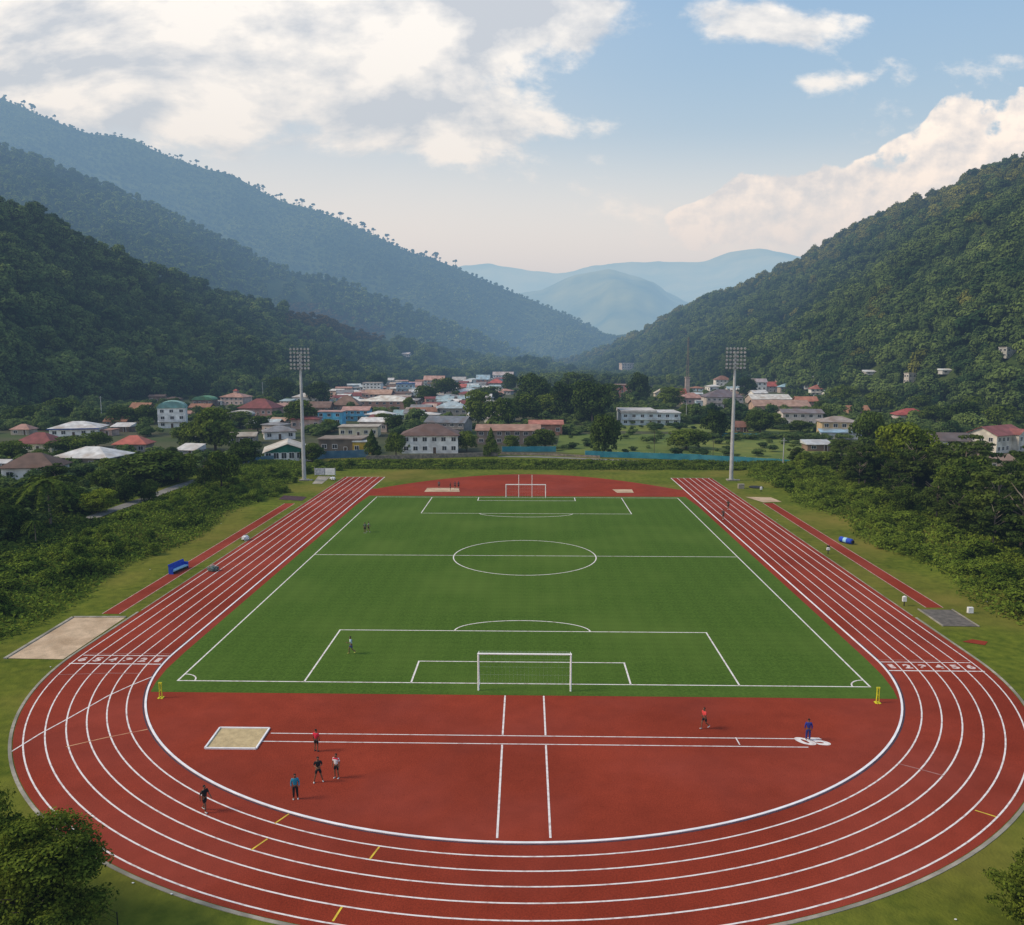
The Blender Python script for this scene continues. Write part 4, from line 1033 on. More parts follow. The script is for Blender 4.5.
HS = [
 (28,482,54,15,13,WH,rBR,'hip',8,'white house with dark brown hipped roof at left edge'),
 (85,470,62,13,9,(.34,.28,.23),rWH,'hip',-6,'long house under a wide white roof left of town'),
 (35,452,38,9,10,CR,rDR,'hip',0,'cream house with maroon hipped roof near left edge'),
 (72,437,50,9,6,WH,rWH,'hip',12,'white house with white roof and blue eaves edge'),
 (21,435,19,5,5,(.40,.34,.28),rPK,'hip',0,'small house with faded pink roof near left edge'),
 (130,453,33,9,8,(.42,.36,.30),(.42,.12,.09),'hip',5,'house with orange red hipped roof left of town'),
 (121,432,18,5,3,BR,rWH,'shed',0,'small brown house with flat white roof left of town'),
 (116,426,22,5,4,(.30,.2,.16),rRU,'gable',0,'brown roofed house above the small flat white roof'),
 (140,415,22,6,6,(.30,.22,.18),rRU,'gable',-10,'rust roofed house under the left forest edge'),
 (103,436,20,5,1.5,PK,rPK,'flat',0,'low pinkish house right of the blue edged white roof'),
 (2,472,12,6,3,(.4,.4,.4),rWH,'shed',0,'white roofed shed cut by the left edge'),
 (170,428,30,20,7,WH,rTE,'barrel',18,'white three storey block with rounded teal roof'),
 (203,406,20,6,4,(.20,.14,.12),(.10,.26,.15),'barrel',0,'brown house with rounded green roof'),
 (234,405,27,8,4,(.55,.42,.38),rPK,'hip',-10,'pinkish white house with little roof tower'),
 (258,416,38,8,9,(.42,.25,.22),rDR,'hip',-8,'wide house with big dark red roof'),
 (200,412,20,5,3,BR,rRU,'gable',0,'low rust roofed house under the rounded green roof'),
 (238,421,24,6,4,(.26,.24,.22),(.50,.48,.44),'barrel',0,'hall with arched whitish roof left of town'),
 (217,405,11,4,1,WH,rWH,'flat',0,'tiny white house left of the pink towered house'),
 (240,444,30,8,3,(.34,.30,.25),(.36,.33,.28),'gable',10,'beige roofed house below the arched whitish roof'),
 (188,457,24,5,5,(.3,.3,.3),rWH,'shed',-14,'white sloping roof between the trees left of the shed'),
 (279,427,20,5,4,PK,(.40,.28,.22),'gable',-20,'pinkish roofed hut left of the bright blue building'),
 (306,404,26,7,4,WH,rWH,'hip',0,'white house with pale roof behind left floodlight mast'),
 (344,399,17,6,3,GY,rGY,'gable',10,'grey house under forest left of the pinkish roofed hall'),
 (346,412,26,7,9,(.30,.22,.18),(.20,.13,.10),'hip',0,'brown pyramid roofed hut above the blue annexe'),
 (330,425,25,13,1.5,(.14,.50,.74),(.44,.26,.24),'flat',0,'bright blue building with flat pink top in town'),
 (356,421,26,11,3,(.14,.40,.58),(.42,.25,.22),'gable',0,'darker blue annexe with pinkish roof beside blue building'),
 (358,437,40,10,1.5,CR,(.40,.37,.32),'flat',4,'cream flat roofed two storey building in town'),
 (341,453,43,14,1.5,(.16,.13,.10),(.24,.20,.17),'flat',0,'dark brown terrace behind the blue grey fence'),
 (362,454,18,12,1.5,(.44,.30,.04),(.42,.45,.46),'flat',0,'yellow fronted shop with pale top by the fence'),
 (385,410,50,9,5,(.42,.24,.18),(.66,.65,.60),'hip',0,'pink walled hall with wide oval white roof'),
 (378,398,26,4,4,PK,(.42,.27,.20),'gable',0,'pinkish roofed hall behind the oval white roof'),
 (372,392,18,9,1,WH,(.42,.38,.36),'flat',0,'white two storey house under the forest edge'),
 (388,385,11,5,2,(.45,.42,.40),rWH,'gable',0,'tiny pale roofed house right of white two storey'),
 (405,393,17,9,2,(.34,.46,.55),(.06,.16,.40),'flat',0,'pale house with deep blue roof high in town'),
 (415,391,12,6,3,PK,(.46,.30,.30),'gable',0,'small pale pink house right of deep blue roof'),
 (419,396,15,7,1.5,(.45,.56,.62),(.50,.58,.62),'flat',0,'light blue and white house below the pale pink one'),
 (318,413,24,6,5,BR,(.17,.11,.09),'gable',0,'dark brown house left of the pyramid roofed hut'),
 (406,419,24,4,4,(.30,.36,.36),(.25,.38,.42),'gable',0,'low blue green roofed hut right of town hall'),
 (429,453,58,18,10,WH,(.13,.085,.075),'hip',4,'white two storey house with brown hipped roof'),
 (448,434,44,12,5,(.30,.27,.25),(.15,.17,.20),'gable',-12,'grey roofed workshop behind the brown hipped roof'),
 (451,415,32,7,6,(.40,.36,.30),(.38,.47,.52),'hip',0,'house with wide light blue roof in town centre'),
 (431,413,11,6,3,(.52,.44,.38),(.50,.38,.33),'gable',0,'small cream house left of the light blue roof'),
 (459,391,14,4,3,(.40,.30,.26),(.42,.11,.09),'gable',0,'small house with bright red roof high in town'),
 (459,384,13,4,3,(.40,.40,.40),(.42,.42,.42),'gable',0,'grey house above the small bright red roof'),
 (474,378,9,4,2.5,(.40,.44,.48),(.10,.34,.58),'gable',0,'tiny house with vivid blue roof at valley mouth'),
 (483,385,13,6,4,(.48,.27,.20),(.34,.50,.62),'gable',0,'salmon house with sky blue roof at valley mouth'),
 (496,388,15,5,4,(.38,.34,.32),(.44,.11,.10),'hip',0,'red roofed house right of the sky blue roof'),
 (503,381,20,6,3,WH,(.45,.40,.40),'gable',0,'white farthest house above the red roof'),
 (462,374,10,3,2,PK,(.38,.28,.26),'gable',0,'tiny pinkish house at the valley wood edge'),
 (434,386,20,6,4,(.44,.50,.48),(.48,.30,.25),'gable',0,'pale teal house with faded red roof high in town'),
 (508,444,62,14,4,(.26,.20,.16),(.34,.20,.15),'gable',0,'long stone building with terracotta roof behind the wall'),
 (546,435,32,11,3,(.34,.18,.13),(.40,.16,.12),'gable',0,'red brick building with low red roof left of field'),
 (626,398,20,13,1,(.42,.18,.14),(.36,.25,.20),'flat',0,'red brick block among the dark trees'),
 (627,371,14,7,1.5,(.50,.44,.42),(.50,.46,.44),'flat',12,'pale hillside house at mouth of the valley'),
 (650,425,58,12,1.5,(.48,.55,.60),(.50,.50,.50),'flat',0,'long white modern building beyond the crop field'),
 (662,398,14,5,4,(.56,.52,.45),(.46,.42,.36),'gfront',0,'white gabled house right of the red brick block'),
 (678,398,15,5,4,PK,rRD,'gable',0,'red roofed house left of the tall thin mast'),
 (692,405,20,7,5,(.46,.34,.30),(.36,.21,.18),'hip',0,'pinkish house right of the tall thin mast'),
 (724,408,36,11,7,(.44,.40,.38),(.14,.12,.14),'hip',0,'large house with dark grey hipped roof by right mast'),
 (723,386,15,6,4,WH,(.24,.13,.10),'hip',0,'white house with brown roof above the dark grey roof'),
 (701,407,10,6,1,(.42,.55,.66),(.5,.55,.6),'flat',0,'small pale blue house left of the dark grey roof'),
 (759,395,14,13,3,WH,(.34,.30,.32),'gable',0,'narrow white three storey house right of right mast'),
 (772,392,16,6,4,(.46,.42,.40),rRD,'gable',0,'red roofed house right of the narrow white one'),
 (787,393,14,6,3,(.42,.36,.32),(.28,.46,.56),'hip',0,'house with light blue roof right of red roof'),
 (771,404,38,5,4,(.42,.34,.30),(.56,.55,.52),'gable',0,'long low house with white roof right of right mast'),
 (783,413,56,7,5,(.48,.34,.26),(.34,.22,.17),'gable',-6,'long pinkish roofed building above the arched one'),
 (803,426,40,13,3,(.55,.50,.48),(.18,.16,.17),'gable',-5,'long white arched building with dark roof'),
 (820,396,18,7,4,WH,(.36,.14,.11),'hip',-8,'white house with red roof at the forest edge'),
 (807,405,20,4,4,(.35,.2,.15),(.40,.17,.11),'gable',0,'rust orange roofed shed below the forest edge'),
 (741,432,14,5,5,(.22,.13,.10),(.24,.12,.09),'gable',0,'small brown roofed shed by the field'),
 (819,451,24,3,3,(.25,.17,.13),(.48,.50,.52),'shed',0,'low shed with whitish roof at field corner'),
 (840,438,36,16,5,(.52,.40,.24),(.30,.26,.24),'hip',-8,'two storey cream house with pale blue lower roof'),
 (858,415,20,5,4,(.36,.22,.15),(.32,.16,.09),'gable',0,'rust roofed house behind the tall dark tree'),
 (913,423,30,8,6,(.58,.50,.48),(.32,.07,.06),'hip',-6,'white house with deep red roof on right slope'),
 (950,458,38,18,6,(.52,.53,.56),(.12,.10,.10),'gable',-8,'white two storey house with dark roof on the right'),
 (1000,474,30,14,4,(.46,.36,.26),(.26,.18,.14),'shed',-10,'cream porch house under the large white house'),
 (990,491,20,3,8,(.30,.36,.34),(.22,.36,.33),'hip',10,'pale green pyramid roof in the right thicket'),
 (1000,419,18,4,4,(.30,.22,.18),(.22,.15,.13),'gable',0,'brown roofed hut above the large white house'),
 (872,375,12,3,1.5,(.5,.5,.5),(.60,.64,.68),'shed',0,'tiny white roof left of the hillside tower house'),
 (911,384,10,10,1.5,(.52,.48,.44),(.50,.50,.48),'flat',15,'narrow pale tower house on the right hillside'),
 (948,374,12,3,1.5,(.5,.5,.5),(.60,.64,.66),'shed',0,'tiny white roof right of the hillside tower house'),
 (1009,358,14,10,1.5,(.36,.36,.34),(.34,.34,.34),'flat',20,'grey house highest on the right hillside'),
 (406,357,9,3,1.5,(.52,.50,.50),(.58,.54,.54),'gable',-15,'tiny pale house on the left hillside clearing'),
]
for h in HS:
    tr = (.05,.09,.30) if 'blue eaves' in h[-1] else None
    r, w, d, hh = house(*h, trim=tr, storeys=3 if 'three storey' in h[-1] else None)
    if 'roof tower' in h[-1]:
        b = MB(); b.box(-w*.08, w*.08, -d*.1, d*.1, hh+1.2, hh+4.2); b.build('roof_tower', wallm((.50,.36,.32)), r); b = MB(); hip(b, w*.16, d*.2, hh+4.2, 1, .3); b.build('tower_roof', roofm(rRD), r)
    if 'pale blue lower roof' in h[-1]:
        b = MB(); x = w/2+1.6; b.face([(-x,-d/2-4.5,3.0),(x*.98,-d/2-4.5,3.0),(x*.98,-d/2-.01,4.0),(-x,-d/2-.01,4.0)]); b.box(-x,x*.98,-d/2-4.52,-d/2-4.5,2.7,3.0); b.build('lower_roof', roofm((.28,.42,.55)), r)
        b = MB(); b.box(-x+.5,x-.5,-d/2-4,-d/2-.02,0,2.65); b.build('ground_floor_wall', wallm((.5,.52,.55)), r)
    if 'long white modern' in h[-1]:
        b = MB(); b.box(-w/2-.3, w*.1, -d/2-.5, d/2, hh+.75, hh+1.6); b.build('upper_slab', wallm((.50,.48,.47)), r)
# green fronted shed
def special_shed():
    p = hit(278, 461); m = mpp(p); w, h, rh = 45*m, 10*m, 8*m; d = 16
    r = empty('warehouse', (p.x+1, p.y+d*.45, p.z-.1), R(16)); b = MB(); b.box(-w/2, w/2, -d/2, d/2, 0, h); b.build('wall', wallm(WH), r)
    b = MB(); b.face([(-w/2-.3,-d/2-.05,h-.3),(w/2+.3,-d/2-.05,h-.3),(0,-d/2-.05,h+rh-.15)]); b.face([(-w/2-.3,d/2+.05,h-.3),(0,d/2+.05,h+rh-.15),(w/2+.3,d/2+.05,h-.3)]); b.build('gable', wallm((.02,.15,.10)), r)
    b = MB(); gable(b, w, d, h+.05, rh, .6, 'y'); b.build('roof', roofm((.52,.50,.46)), r)
    wm = window_mesh(1.4, 1.7)
    for i in range(6): link('window', wm, r, (-w/2+w*(i+.5)/6, -d/2-.004, 1.0))
    tag(r, 'white shed with dark green gable front by blue fence', 'shed')
special_shed()
def big_white():
    p = hit(1000, 453); m = mpp(p); r = empty('house', (p.x+1.5, p.y+6, p.z-.2), R(33)); w, d, h = 17.0, 10, 6.4
    b = MB(); b.box(-w/2, w/2, -d/2, d/2, 0, h); b.face([(-w/2,-d/2,h),(-w/2,d/2,h),(-w/2,0,h+2.4)]); b.face([(w/2,-d/2,h),(w/2,0,h+2.4),(w/2,d/2,h)]); b.build('wall', wallm((.58,.55,.50)), r)
    b = MB(); gable(b, w, d, h+.12, 2.4, .8); b.build('roof', roofm((.26,.09,.085)), r)
    b = MB(); b.box(w*.05, w*.38, -d/2-2.2, -d/2-.01, 0, h-.2); b.face([(w*.05,-d/2-2.2,h-.2),(w*.38,-d/2-2.2,h-.2),(w*.215,-d/2-2.2,h+1.4)]); b.build('bay', wallm((.56,.54,.50)), r)
    b = MB(); 
    for s in (-1, 1): b.face([(w*.215,-d/2-2.7,h+1.6),(w*.215,-d/2+2.4,h+1.6),(w*(.215+s*.2),-d/2+2.4,h-.25),(w*(.215+s*.2),-d/2-2.7,h-.25)])
    b.build('bay_roof', roofm((.26,.09,.085)), r)
    wm = window_mesh(1.3, 1.3)
    for s in (0, 1):
        for x in (-7, -4.4, -1.8): link('window', wm, r, (x, -d/2-.004, 1.1+s*3))
        for x in (2.3, 5.0): link('window', wm, r, (x, -d/2-2.205, 1.1+s*3))
        for y in (-3, 0, 3): o = link('window', wm, r, (-w/2-.004, y, 1.1+s*3)); o.rotation_euler = (0, 0, -math.pi/2)
    tag(r, 'large white two storey house with maroon gabled roof at right', 'house')
big_white()
# crowded huts
cols = [PK, WH, CR, WH, (.42,.42,.42), BR, (.34,.48,.56), (.50,.40,.34)]; rcs = [rPK, rWH, rGY, rRU, rBR, rWH, (.45,.52,.56), rDR, (.34,.30,.27), (.30,.40,.44)]
hr = random.Random(5)
for i in range(230):
    px, py = (hr.uniform(262, 330), hr.uniform(398, 440)) if i < 10 else ((hr.uniform(330, 430), hr.uniform(390, 432)) if i < 26 else ((hr.uniform(430, 510), hr.uniform(378, 410)) if i < 36 else ((hr.uniform(735, 835), hr.uniform(379, 396)) if i < 58 else ((hr.uniform(395, 500), hr.uniform(372, 388)) if i < 62 else ((hr.uniform(150, 260), hr.uniform(402, 425)) if i < 68 else ((hr.uniform(690, 830), hr.uniform(390, 424)) if i < 84 else (hr.uniform(335, 515), hr.uniform(384, 424))))))))
    if any(abs(px-q[0]) < q[2]*.42+6 and -4 < py-q[1] < 13 and q[2] > 24 for q in HS): continue
    p = hit(px, py); m = mpp(p); wpx = hr.uniform(8, 14)/m
    st = random.getstate()
    house(px, py, wpx, hr.uniform(2.4, 4.5)/m, hr.uniform(.8, 2)/m, hr.choice(cols), hr.choice(rcs), hr.choice(['gable', 'hip', 'shed', 'gable']), hr.uniform(-22, 22), 'small tin roofed hut crowded between the larger town buildings', group='small huts crowded in the town', name='hut', cat='hut')
    random.setstate(st)

# garden bushes between the houses
HP = []
for o in C.objects:
    if o.get('category') in ('house', 'shed', 'hut') and o.parent is None: HP.append((o.location.x, o.location.y, (5 if o.get('category') != 'hut' else 3)+o.location.y*.012))
gp = []; hr2 = random.Random(11)
while len(gp) < 3000:
    px = hr2.uniform(-60, 1090); py = 378+60*hr2.random()**1.3
    if 548 < px < 850 and py > 424: continue
    if px > 840 and py > 440: continue
    if px < 250 and py > 432 and hr2.random() < .5: continue
    x, y = G(px, py)
    if y < 262: continue
    z = float(terrain(x, y))
    if z > 6: continue
    if any(abs(x-a) < r_*1.7 and -r_*3 < y-b < r_*1.6 for a, b, r_ in HP): continue
    gp.append((x, y, z))
hg = rng.uniform(2.0, 5.5, len(gp)); hg[rng.random(len(gp)) < .09] *= 2.0; forest('garden_shrubs', np.array(gp), hg, hg*np.where(hg > 5.6, 1.0, 1.5), FP, 'bushes hedges and small trees filling the gardens between the town houses')
# ------------------------------------------------------------------ fences, walls, road
def fence(name, label, px, h, m, mp, step=3.0, cat='fence', th=.06):
    P = [G(*q) for q in px]; pts = []
    for (a, b), (c, d) in zip(P, P[1:]):
        n = max(1, int(math.hypot(c-a, d-b)/step))
        for i in range(n): pts.append((a+(c-a)*i/n, b+(d-b)*i/n))
    pts.append(P[-1]); r = empty(name, (*pts[0], 0)); ox, oy = pts[0]
    b = MB()
    for i, (p, q) in enumerate(zip(pts, pts[1:])):
        raised(b, [(p[0]-ox, p[1]-oy), (q[0]-ox, q[1]-oy)], th, .1, h+random.uniform(-.12, .08))
    b.build('panel', m, r)
    for p in pts:
        q = MB(); q.tube([(p[0]-ox, p[1]-oy+.08, 0), (p[0]-ox, p[1]-oy+.08, h+.25)], .05, 6); q.build('post', mp, r)
    return tag(r, label, cat)
fence('sheet_fence', 'blue grey sheet fence curving behind the left floodlight mast', [(215,478),(242,469),(262,464.5),(290,462),(325,459),(368,457.5)], 2.4, M['fence_blue'], M['steel'])
fence('net_fence', 'long teal netting fence between the crop field and road', [(585,457),(640,458.5),(690,460.5),(745,463.5),(815,468)], 1.9, M['fence_teal'], M['steel'])
fence('net_fence', 'short teal netting fence below the round tree by huts', [(722,437),(760,438),(778,438)], 1.6, M['fence_teal'], M['steel'])
fence('net_fence', 'short teal netting fence in front of the stone building', [(502,452),(530,452),(556,452)], 1.8, M['fence_teal'], M['steel'])
b = MB(); P = [G(366,460), G(400,459), G(440,458), G(498,456)]; raised(b, P, .4, 0, 1.3); tag(b.build('stone_wall', M['stone']), 'pale stone wall below the white brown roofed house', 'wall')
b = MB(); ribbon(b, [G(498,456.5), G(540,457), G(590,459), G(640,461.5), G(690,463.5), G(740,466), G(800,470)], 3.2, .05); b.build('road', M['road'])['kind'] = 'structure'
b = MB(); P = [G(500,454.5), G(545,455.5), G(600,457.8)]; raised(b, P, .3, 0, .7); tag(b.build('low_wall', M['stone']), 'low roadside wall in front of the teal netted garden', 'wall')
lpth = [(-82,150),(-81,180),(-80,205),(-79.5,235),(-74,262)]
b = MB(); n0 = len(b.v)
dn = []
for (a, c), (d, e) in zip(lpth, lpth[1:]):
    for i in range(10): dn.append((a+(d-a)*i/10, c+(e-c)*i/10))
for x, y in dn: b.v += [(x-1.3, y, float(base_z(x-1.3, y))+.12), (x+1.3, y, float(base_z(x+1.3, y))+.12)]
for i in range(len(dn)-1): b.f.append([2*i, 2*i+1, 2*i+3, 2*i+2]); b.m.append(0)
b.build('path', M['road'])['kind'] = 'structure'
# wire fence near corner
P = [G(62,905), G(90,915), G(118,930)]
r = empty('wire_fence', (*P[0], 0)); ox, oy = P[0]
for x, y in P: q = MB(); q.tube([(x-ox, y-oy, 0), (x-ox, y-oy, 1.1)], .03, 6); q.build('post', M['black'], r)
q = MB()
for z_ in (.35, .7, 1.05): q.tube([(x-ox, y-oy, z_) for x, y in P], .012, 4)
q.build('wire', M['black'], r); tag(r, 'dark wire fence under the near left corner tree', 'fence')

# ------------------------------------------------------------------ poles
def pole(px, by, hpx, label, m, rad=.13, arm=False, cat='utility pole', name='utility_pole'):
    p = hit(px, by); h = hpx*mpp(p); r = empty(name, tuple(p)); b = MB(); b.tube([(0,0,-.3),(0,0,h)], [rad, rad*.7], 8); b.build('pole', m, r)
    b = MB()
    if arm: b.tube([(0,0,h-.1),(-1.6,-.2,h+.25)], .05, 6); b.box(-2.2,-1.4,-.35,-.05,h+.2,h+.36)
    else: b.box(-.8,.8,-.06,.06,h-.8,h-.68)
    b.build('lamp_arm' if arm else 'crossarm', m, r); return tag(r, label, cat)
pole(592,425,18,'pale wooden pole beside the tree at crop field', M['pale_bark'])
pole(654,458,28,'thin dark pole in the middle of crop field', M['bark'], .09)
pole(783,465,27,'light grey post at the right end of teal fence', M['steel'], .16)
pole(686,423,20,'grey pole left of the round dark tree', M['steel'])
pole(713,455,16,'short dark pole left of the right floodlight mast', M['bark'], .09)
pole(102,421,25,'tall pale pole under the left forest edge', M['steel'], .2)
pole(117,420,14,'shorter pale pole under the left forest edge', M['steel'], .2)
pole(202.5,452,15,'green grey street lamp among the left town trees', M['steel'], .1, True, 'street lamp', 'street_lamp')
pole(469,394,10,'white pillar beside the narrow dark town tree', M['white_paint'], .5)
pole(553,372,16,'pale pole rising from the valley wood', M['pale_bark'], .5)
pole(263,398,16,'slim mast behind the big dark red roof', M['steel'], .2)
# tall mast and its base tower
p = hit(687, 394); m = mpp(p); r = empty('radio_mast', tuple(p))
b = MB(); b.box(-1.7,1.7,-1.7,1.7,-1,9.5*m*1.7); b.box(-2.1,2.1,-2.1,2.1,9.5*m*1.7,9.5*m*1.7+.6); b.build('tower', wallm((.42,.34,.30)), r)
b = MB(); z0 = 9.5*m*1.7+.6; z1 = 56*m
for sx in (-1, 1):
    for sy in (-1, 1): b.tube([(sx*.9,sy*.9,z0),(sx*.35,sy*.35,z1)], .12, 5)
for i in range(12):
    f0 = i/12; f1 = (i+1)/12; q0 = .9-.55*f0; q1 = .9-.55*f1; a0 = z0+(z1-z0)*f0; a1 = z0+(z1-z0)*f1
    b.tube([(-q0,-q0,a0),(q1,-q1,a1)], .07, 4); b.tube([(q0,q0,a0),(-q1,q1,a1)], .07, 4); b.tube([(-q0,q0,a0),(-q1,-q1,a1)], .07, 4); b.tube([(q0,-q0,a0),(q1,q1,a1)], .07, 4)
b.build('lattice', M['pale_bark'], r); tag(r, 'tall thin lattice mast on a pinkish tower base', 'mast')

# ------------------------------------------------------------------ trackside things
def bench(px, py, label, rz, L_=3.6):
    x, y = G(px, py); r = empty('bench', (x, y, 0), rz)
    b = MB(); b.box(-L_/2, L_/2, -.32, .32, .45, .55); b.box(-L_/2, L_/2, -.35, -.32, .38, .56); b.build('seat', M['pale_blue'], r)
    b = MB(); n = 7; b.v += [(s*L_/2, .3+.16*(i/n)**2, .55+.85*i/n) for i in range(n+1) for s in (-1, 1)]; k = 0
    for i in range(n): b.f.append([2*i, 2*i+1, 2*i+3, 2*i+2]); b.m.append(0)
    o = len(b.v); b.v += [(v[0], v[1]+.07, v[2]) for v in b.v[:o]]
    for i in range(n): b.f.append([o+2*i, o+2*i+2, o+2*i+3, o+2*i+1]); b.m.append(0)
    b.f += [[2*n, 2*n+1, o+2*n+1, o+2*n]]; b.m += [0]; b.build('backrest', M['blue_plastic'], r)
    for s in (-1, 1): b = MB(); b.box(s*L_/2-.05, s*L_/2+.05, -.34, .40, .0, 1.0); b.build('side_panel', M['blue_plastic'], r)
    b = MB(); b.box(-L_/2+.06, L_/2-.06, -.25, .25, .02, .38); b.build('base', M['black'], r)
    return tag(r, label, 'bench')
bench(179, 571, 'blue bench with pale seat on the left runway', R(80), 3.9)
# covered blue roller, right
x, y = G(846, 543); r = empty('equipment_cover', (x, y, 0), R(-62), (.78, .78, .78))
b = MB(); b.tube([(-1.7,0,.62),(-1.55,0,.62),(1.55,0,.62),(1.7,0,.62)], [.42,.6,.6,.42], 12); b.build('cover', M['blue_plastic'], r)
b = MB(); b.tube([(-.5,0,.62),(.35,0,.62)], .612, 12, 0); b.build('label_band', M['pale_blue'], r)
b = MB(); b.box(-1.3,1.3,-.5,.5,.0,.18); b.tube([(1.72,0,.6),(1.95,0,.6)], .4, 10); b.build('cradle', M['black'], r)
tag(r, 'rounded blue cover over equipment beside the right runway', 'equipment')
def bag(px, py, s, m1, m2, label, name='kit_bag'):
    x, y = G(px, py); r = empty(name, (x, y, 0), random.uniform(0, 3)); bm = bmesh.new(); bmesh.ops.create_icosphere(bm, subdivisions=3, radius=1)
    for v in bm.verts:
        n = Vector(v.co); k = 1+.18*math.sin(n.x*7+n.y*5)+.12*math.sin(n.z*9+n.x*4); v.co = Vector((n.x*s*k, n.y*s*.7*k, max(-.02, s*.45+n.z*s*.5*k)))
    me = bpy.data.meshes.new('bag'); bm.to_mesh(me); bm.free(); me.materials.append(m1); link('bag', me, r)
    b = MB(); b.tube([(s*.55*math.cos(q), 0, s*.7+s*.5*math.sin(q)) for q in np.linspace(.1, 3.04, 8)], .03, 5); b.build('handle', m2, r); return tag(r, label, 'bag')
bag(245.5, 540, .85, M['white_paint'], M['black'], 'white bundled bag between left runway and track')
bag(213, 571, .8, mat('bag_green', (.10,.14,.13), (.05,.07,.07), scale=3), M['white_paint'], 'grey green kit bag beside the blue bench')
bag(333, 480, .9, M['white_paint'], M['black'], 'white bundle on grass beside the straight far end')
# white panel hut
x, y = G(325, 476); r = empty('advert_board', (x, y, 0), 0)
for i, (a, c) in enumerate(((-2.7,-.1),(.1,2.7))): b = MB(); b.box(a, c, -.1, .1, .3, 2.1); b.build('panel', M['white_paint'] if i else mat('board_grey', (.45,.46,.50), (.25,.26,.30), scale=2), r)
for xx in (-2.8, 0, 2.8): b = MB(); b.tube([(xx,.14,0),(xx,.14,2.3)], .06, 6); b.build('post', M['steel'], r)
tag(r, 'pair of whitish boards on posts by left floodlight mast', 'board')
pit('concrete_pad', 'pale concrete pad beside the left floodlight mast', [G(312,484),G(322,484),G(331,476.5),G(318,476.5)], M['concrete'], cat='pad')
# cover + box at right far
x, y = G(745, 488.5); r = empty('concrete_block', (x-1, y, 0)); b = MB(); b.box(-.7,.7,-.5,.5,0,1.0); b.box(-.75,.75,-.55,.55,1.0,1.1); b.build('block', M['concrete'], r); tag(r, 'grey concrete block beside a dark lid near right mast', 'block')
x, y = G(756, 487.5); b = MB(); b.tube([(0,0,0),(0,0,.2)], 1.7, 20); o = b.build('manhole_lid', M['black'], None, (x, y, .0)); tag(o, 'dark round lid on grass near the right floodlight mast', 'lid')
def marker(px, py, h, label, two=False):
    x, y = G(px, py); r = empty('marker_post', (x, y, 0)); b = MB(); b.tube([(0,0,0),(0,0,h*.5)], .07, 8); b.build('leg', M['black'], r)
    b = MB(); b.box(-.24,.24,-.14,.14,h*.5,h*(.8 if two else 1)); b.tube([(0,0,h*(.8 if two else 1)),(0,0,h*(.8 if two else 1)+.1)],[.2,.1],8); b.build('head', M['white_paint'], r)
    if two: b = MB(); b.box(-.26,.26,-.16,.16,h*.45,h*.52); b.box(-.2,.2,-.12,.12,h*.93,h*1.1); b.build('band', M['black'], r)
    return tag(r, label, 'marker')
marker(828, 554, 1.3, 'black and white marker post beside the right runway', True)
marker(904, 606, 1.25, 'white headed marker post near the grey mat')
marker(761, 492, 1.2, 'small white headed post behind the far right sand pit')
x, y = G(970, 613); r = empty('number_board', (x, y, 0)); b = MB(); b.box(-.32,.32,-.2,.2,.05,.75); b.build('box', M['white_paint'], r); b = MB(); b.box(-.36,.36,-.24,.24,0,.06); b.build('base', M['concrete'], r); tag(r, 'small white box on grass beside the grey mat', 'box')
def hoop(px, py, label):
    x, y = G(px, py); r = empty('yellow_stand', (x, y, 0), 0, (.62, 1, .85)); h = 1.75
    for s in (-1, 1): b = MB(); b.tube([(s*.22,0,.05),(s*.16,0,h*.5),(s*.16,0,h)], .07, 8); b.build('post', M['yellow_plastic'], r)
    b = MB(); b.box(-.26,.26,-.05,.05,h-.1,h+.08); b.box(-.2,.2,-.05,.05,h*.5,h*.5+.1); b.build('crossbar', M['yellow_plastic'], r)
    for s in (-1, 1): b = MB(); b.box(s*.24-.16, s*.24+.16,-.25,.25,0,.08); b.build('foot', M['yellow_plastic'], r)
    return tag(r, label, 'stand')
hoop(161, 698, 'yellow two legged stand at the left turf corner'); hoop(877.5, 703, 'yellow two legged stand at the right turf corner')
# litter
lit = [(50.5,667.5,'white scrap on grass outside the left bend'),(171.5,895,'white scrap beside the edging near left corner'),(955.5,920.5,'pale scrap on grass in near right corner'),(777,520,'white scrap on grass right of the right runway'),(221,524,'pale scrap at foot of the left bank'),(150,570,'bluish scrap on grass left of the blue bench'),(133,884,'pink scrap on grass near left corner'),(987,603,'pale scrap on right bank above the white box'),(519,470,'pink white scrap before the far hedge')]
for px, py, lab in lit:
    x, y = G(px, py); bm = bmesh.new(); bmesh.ops.create_icosphere(bm, subdivisions=2, radius=.055)
    for v in bm.verts: v.co = Vector((v.co.x*1.5*(1+.3*math.sin(v.co.y*20)), v.co.y*(1+.3*math.sin(v.co.x*17)), v.co.z*.4+.08))
    me = bpy.data.meshes.new('litter'); bm.to_mesh(me); bm.free(); me.materials.append(M['white_paint']); o = link('litter', me, None, (x, y, float(base_z(x, y)))); tag(o, lab, 'litter')

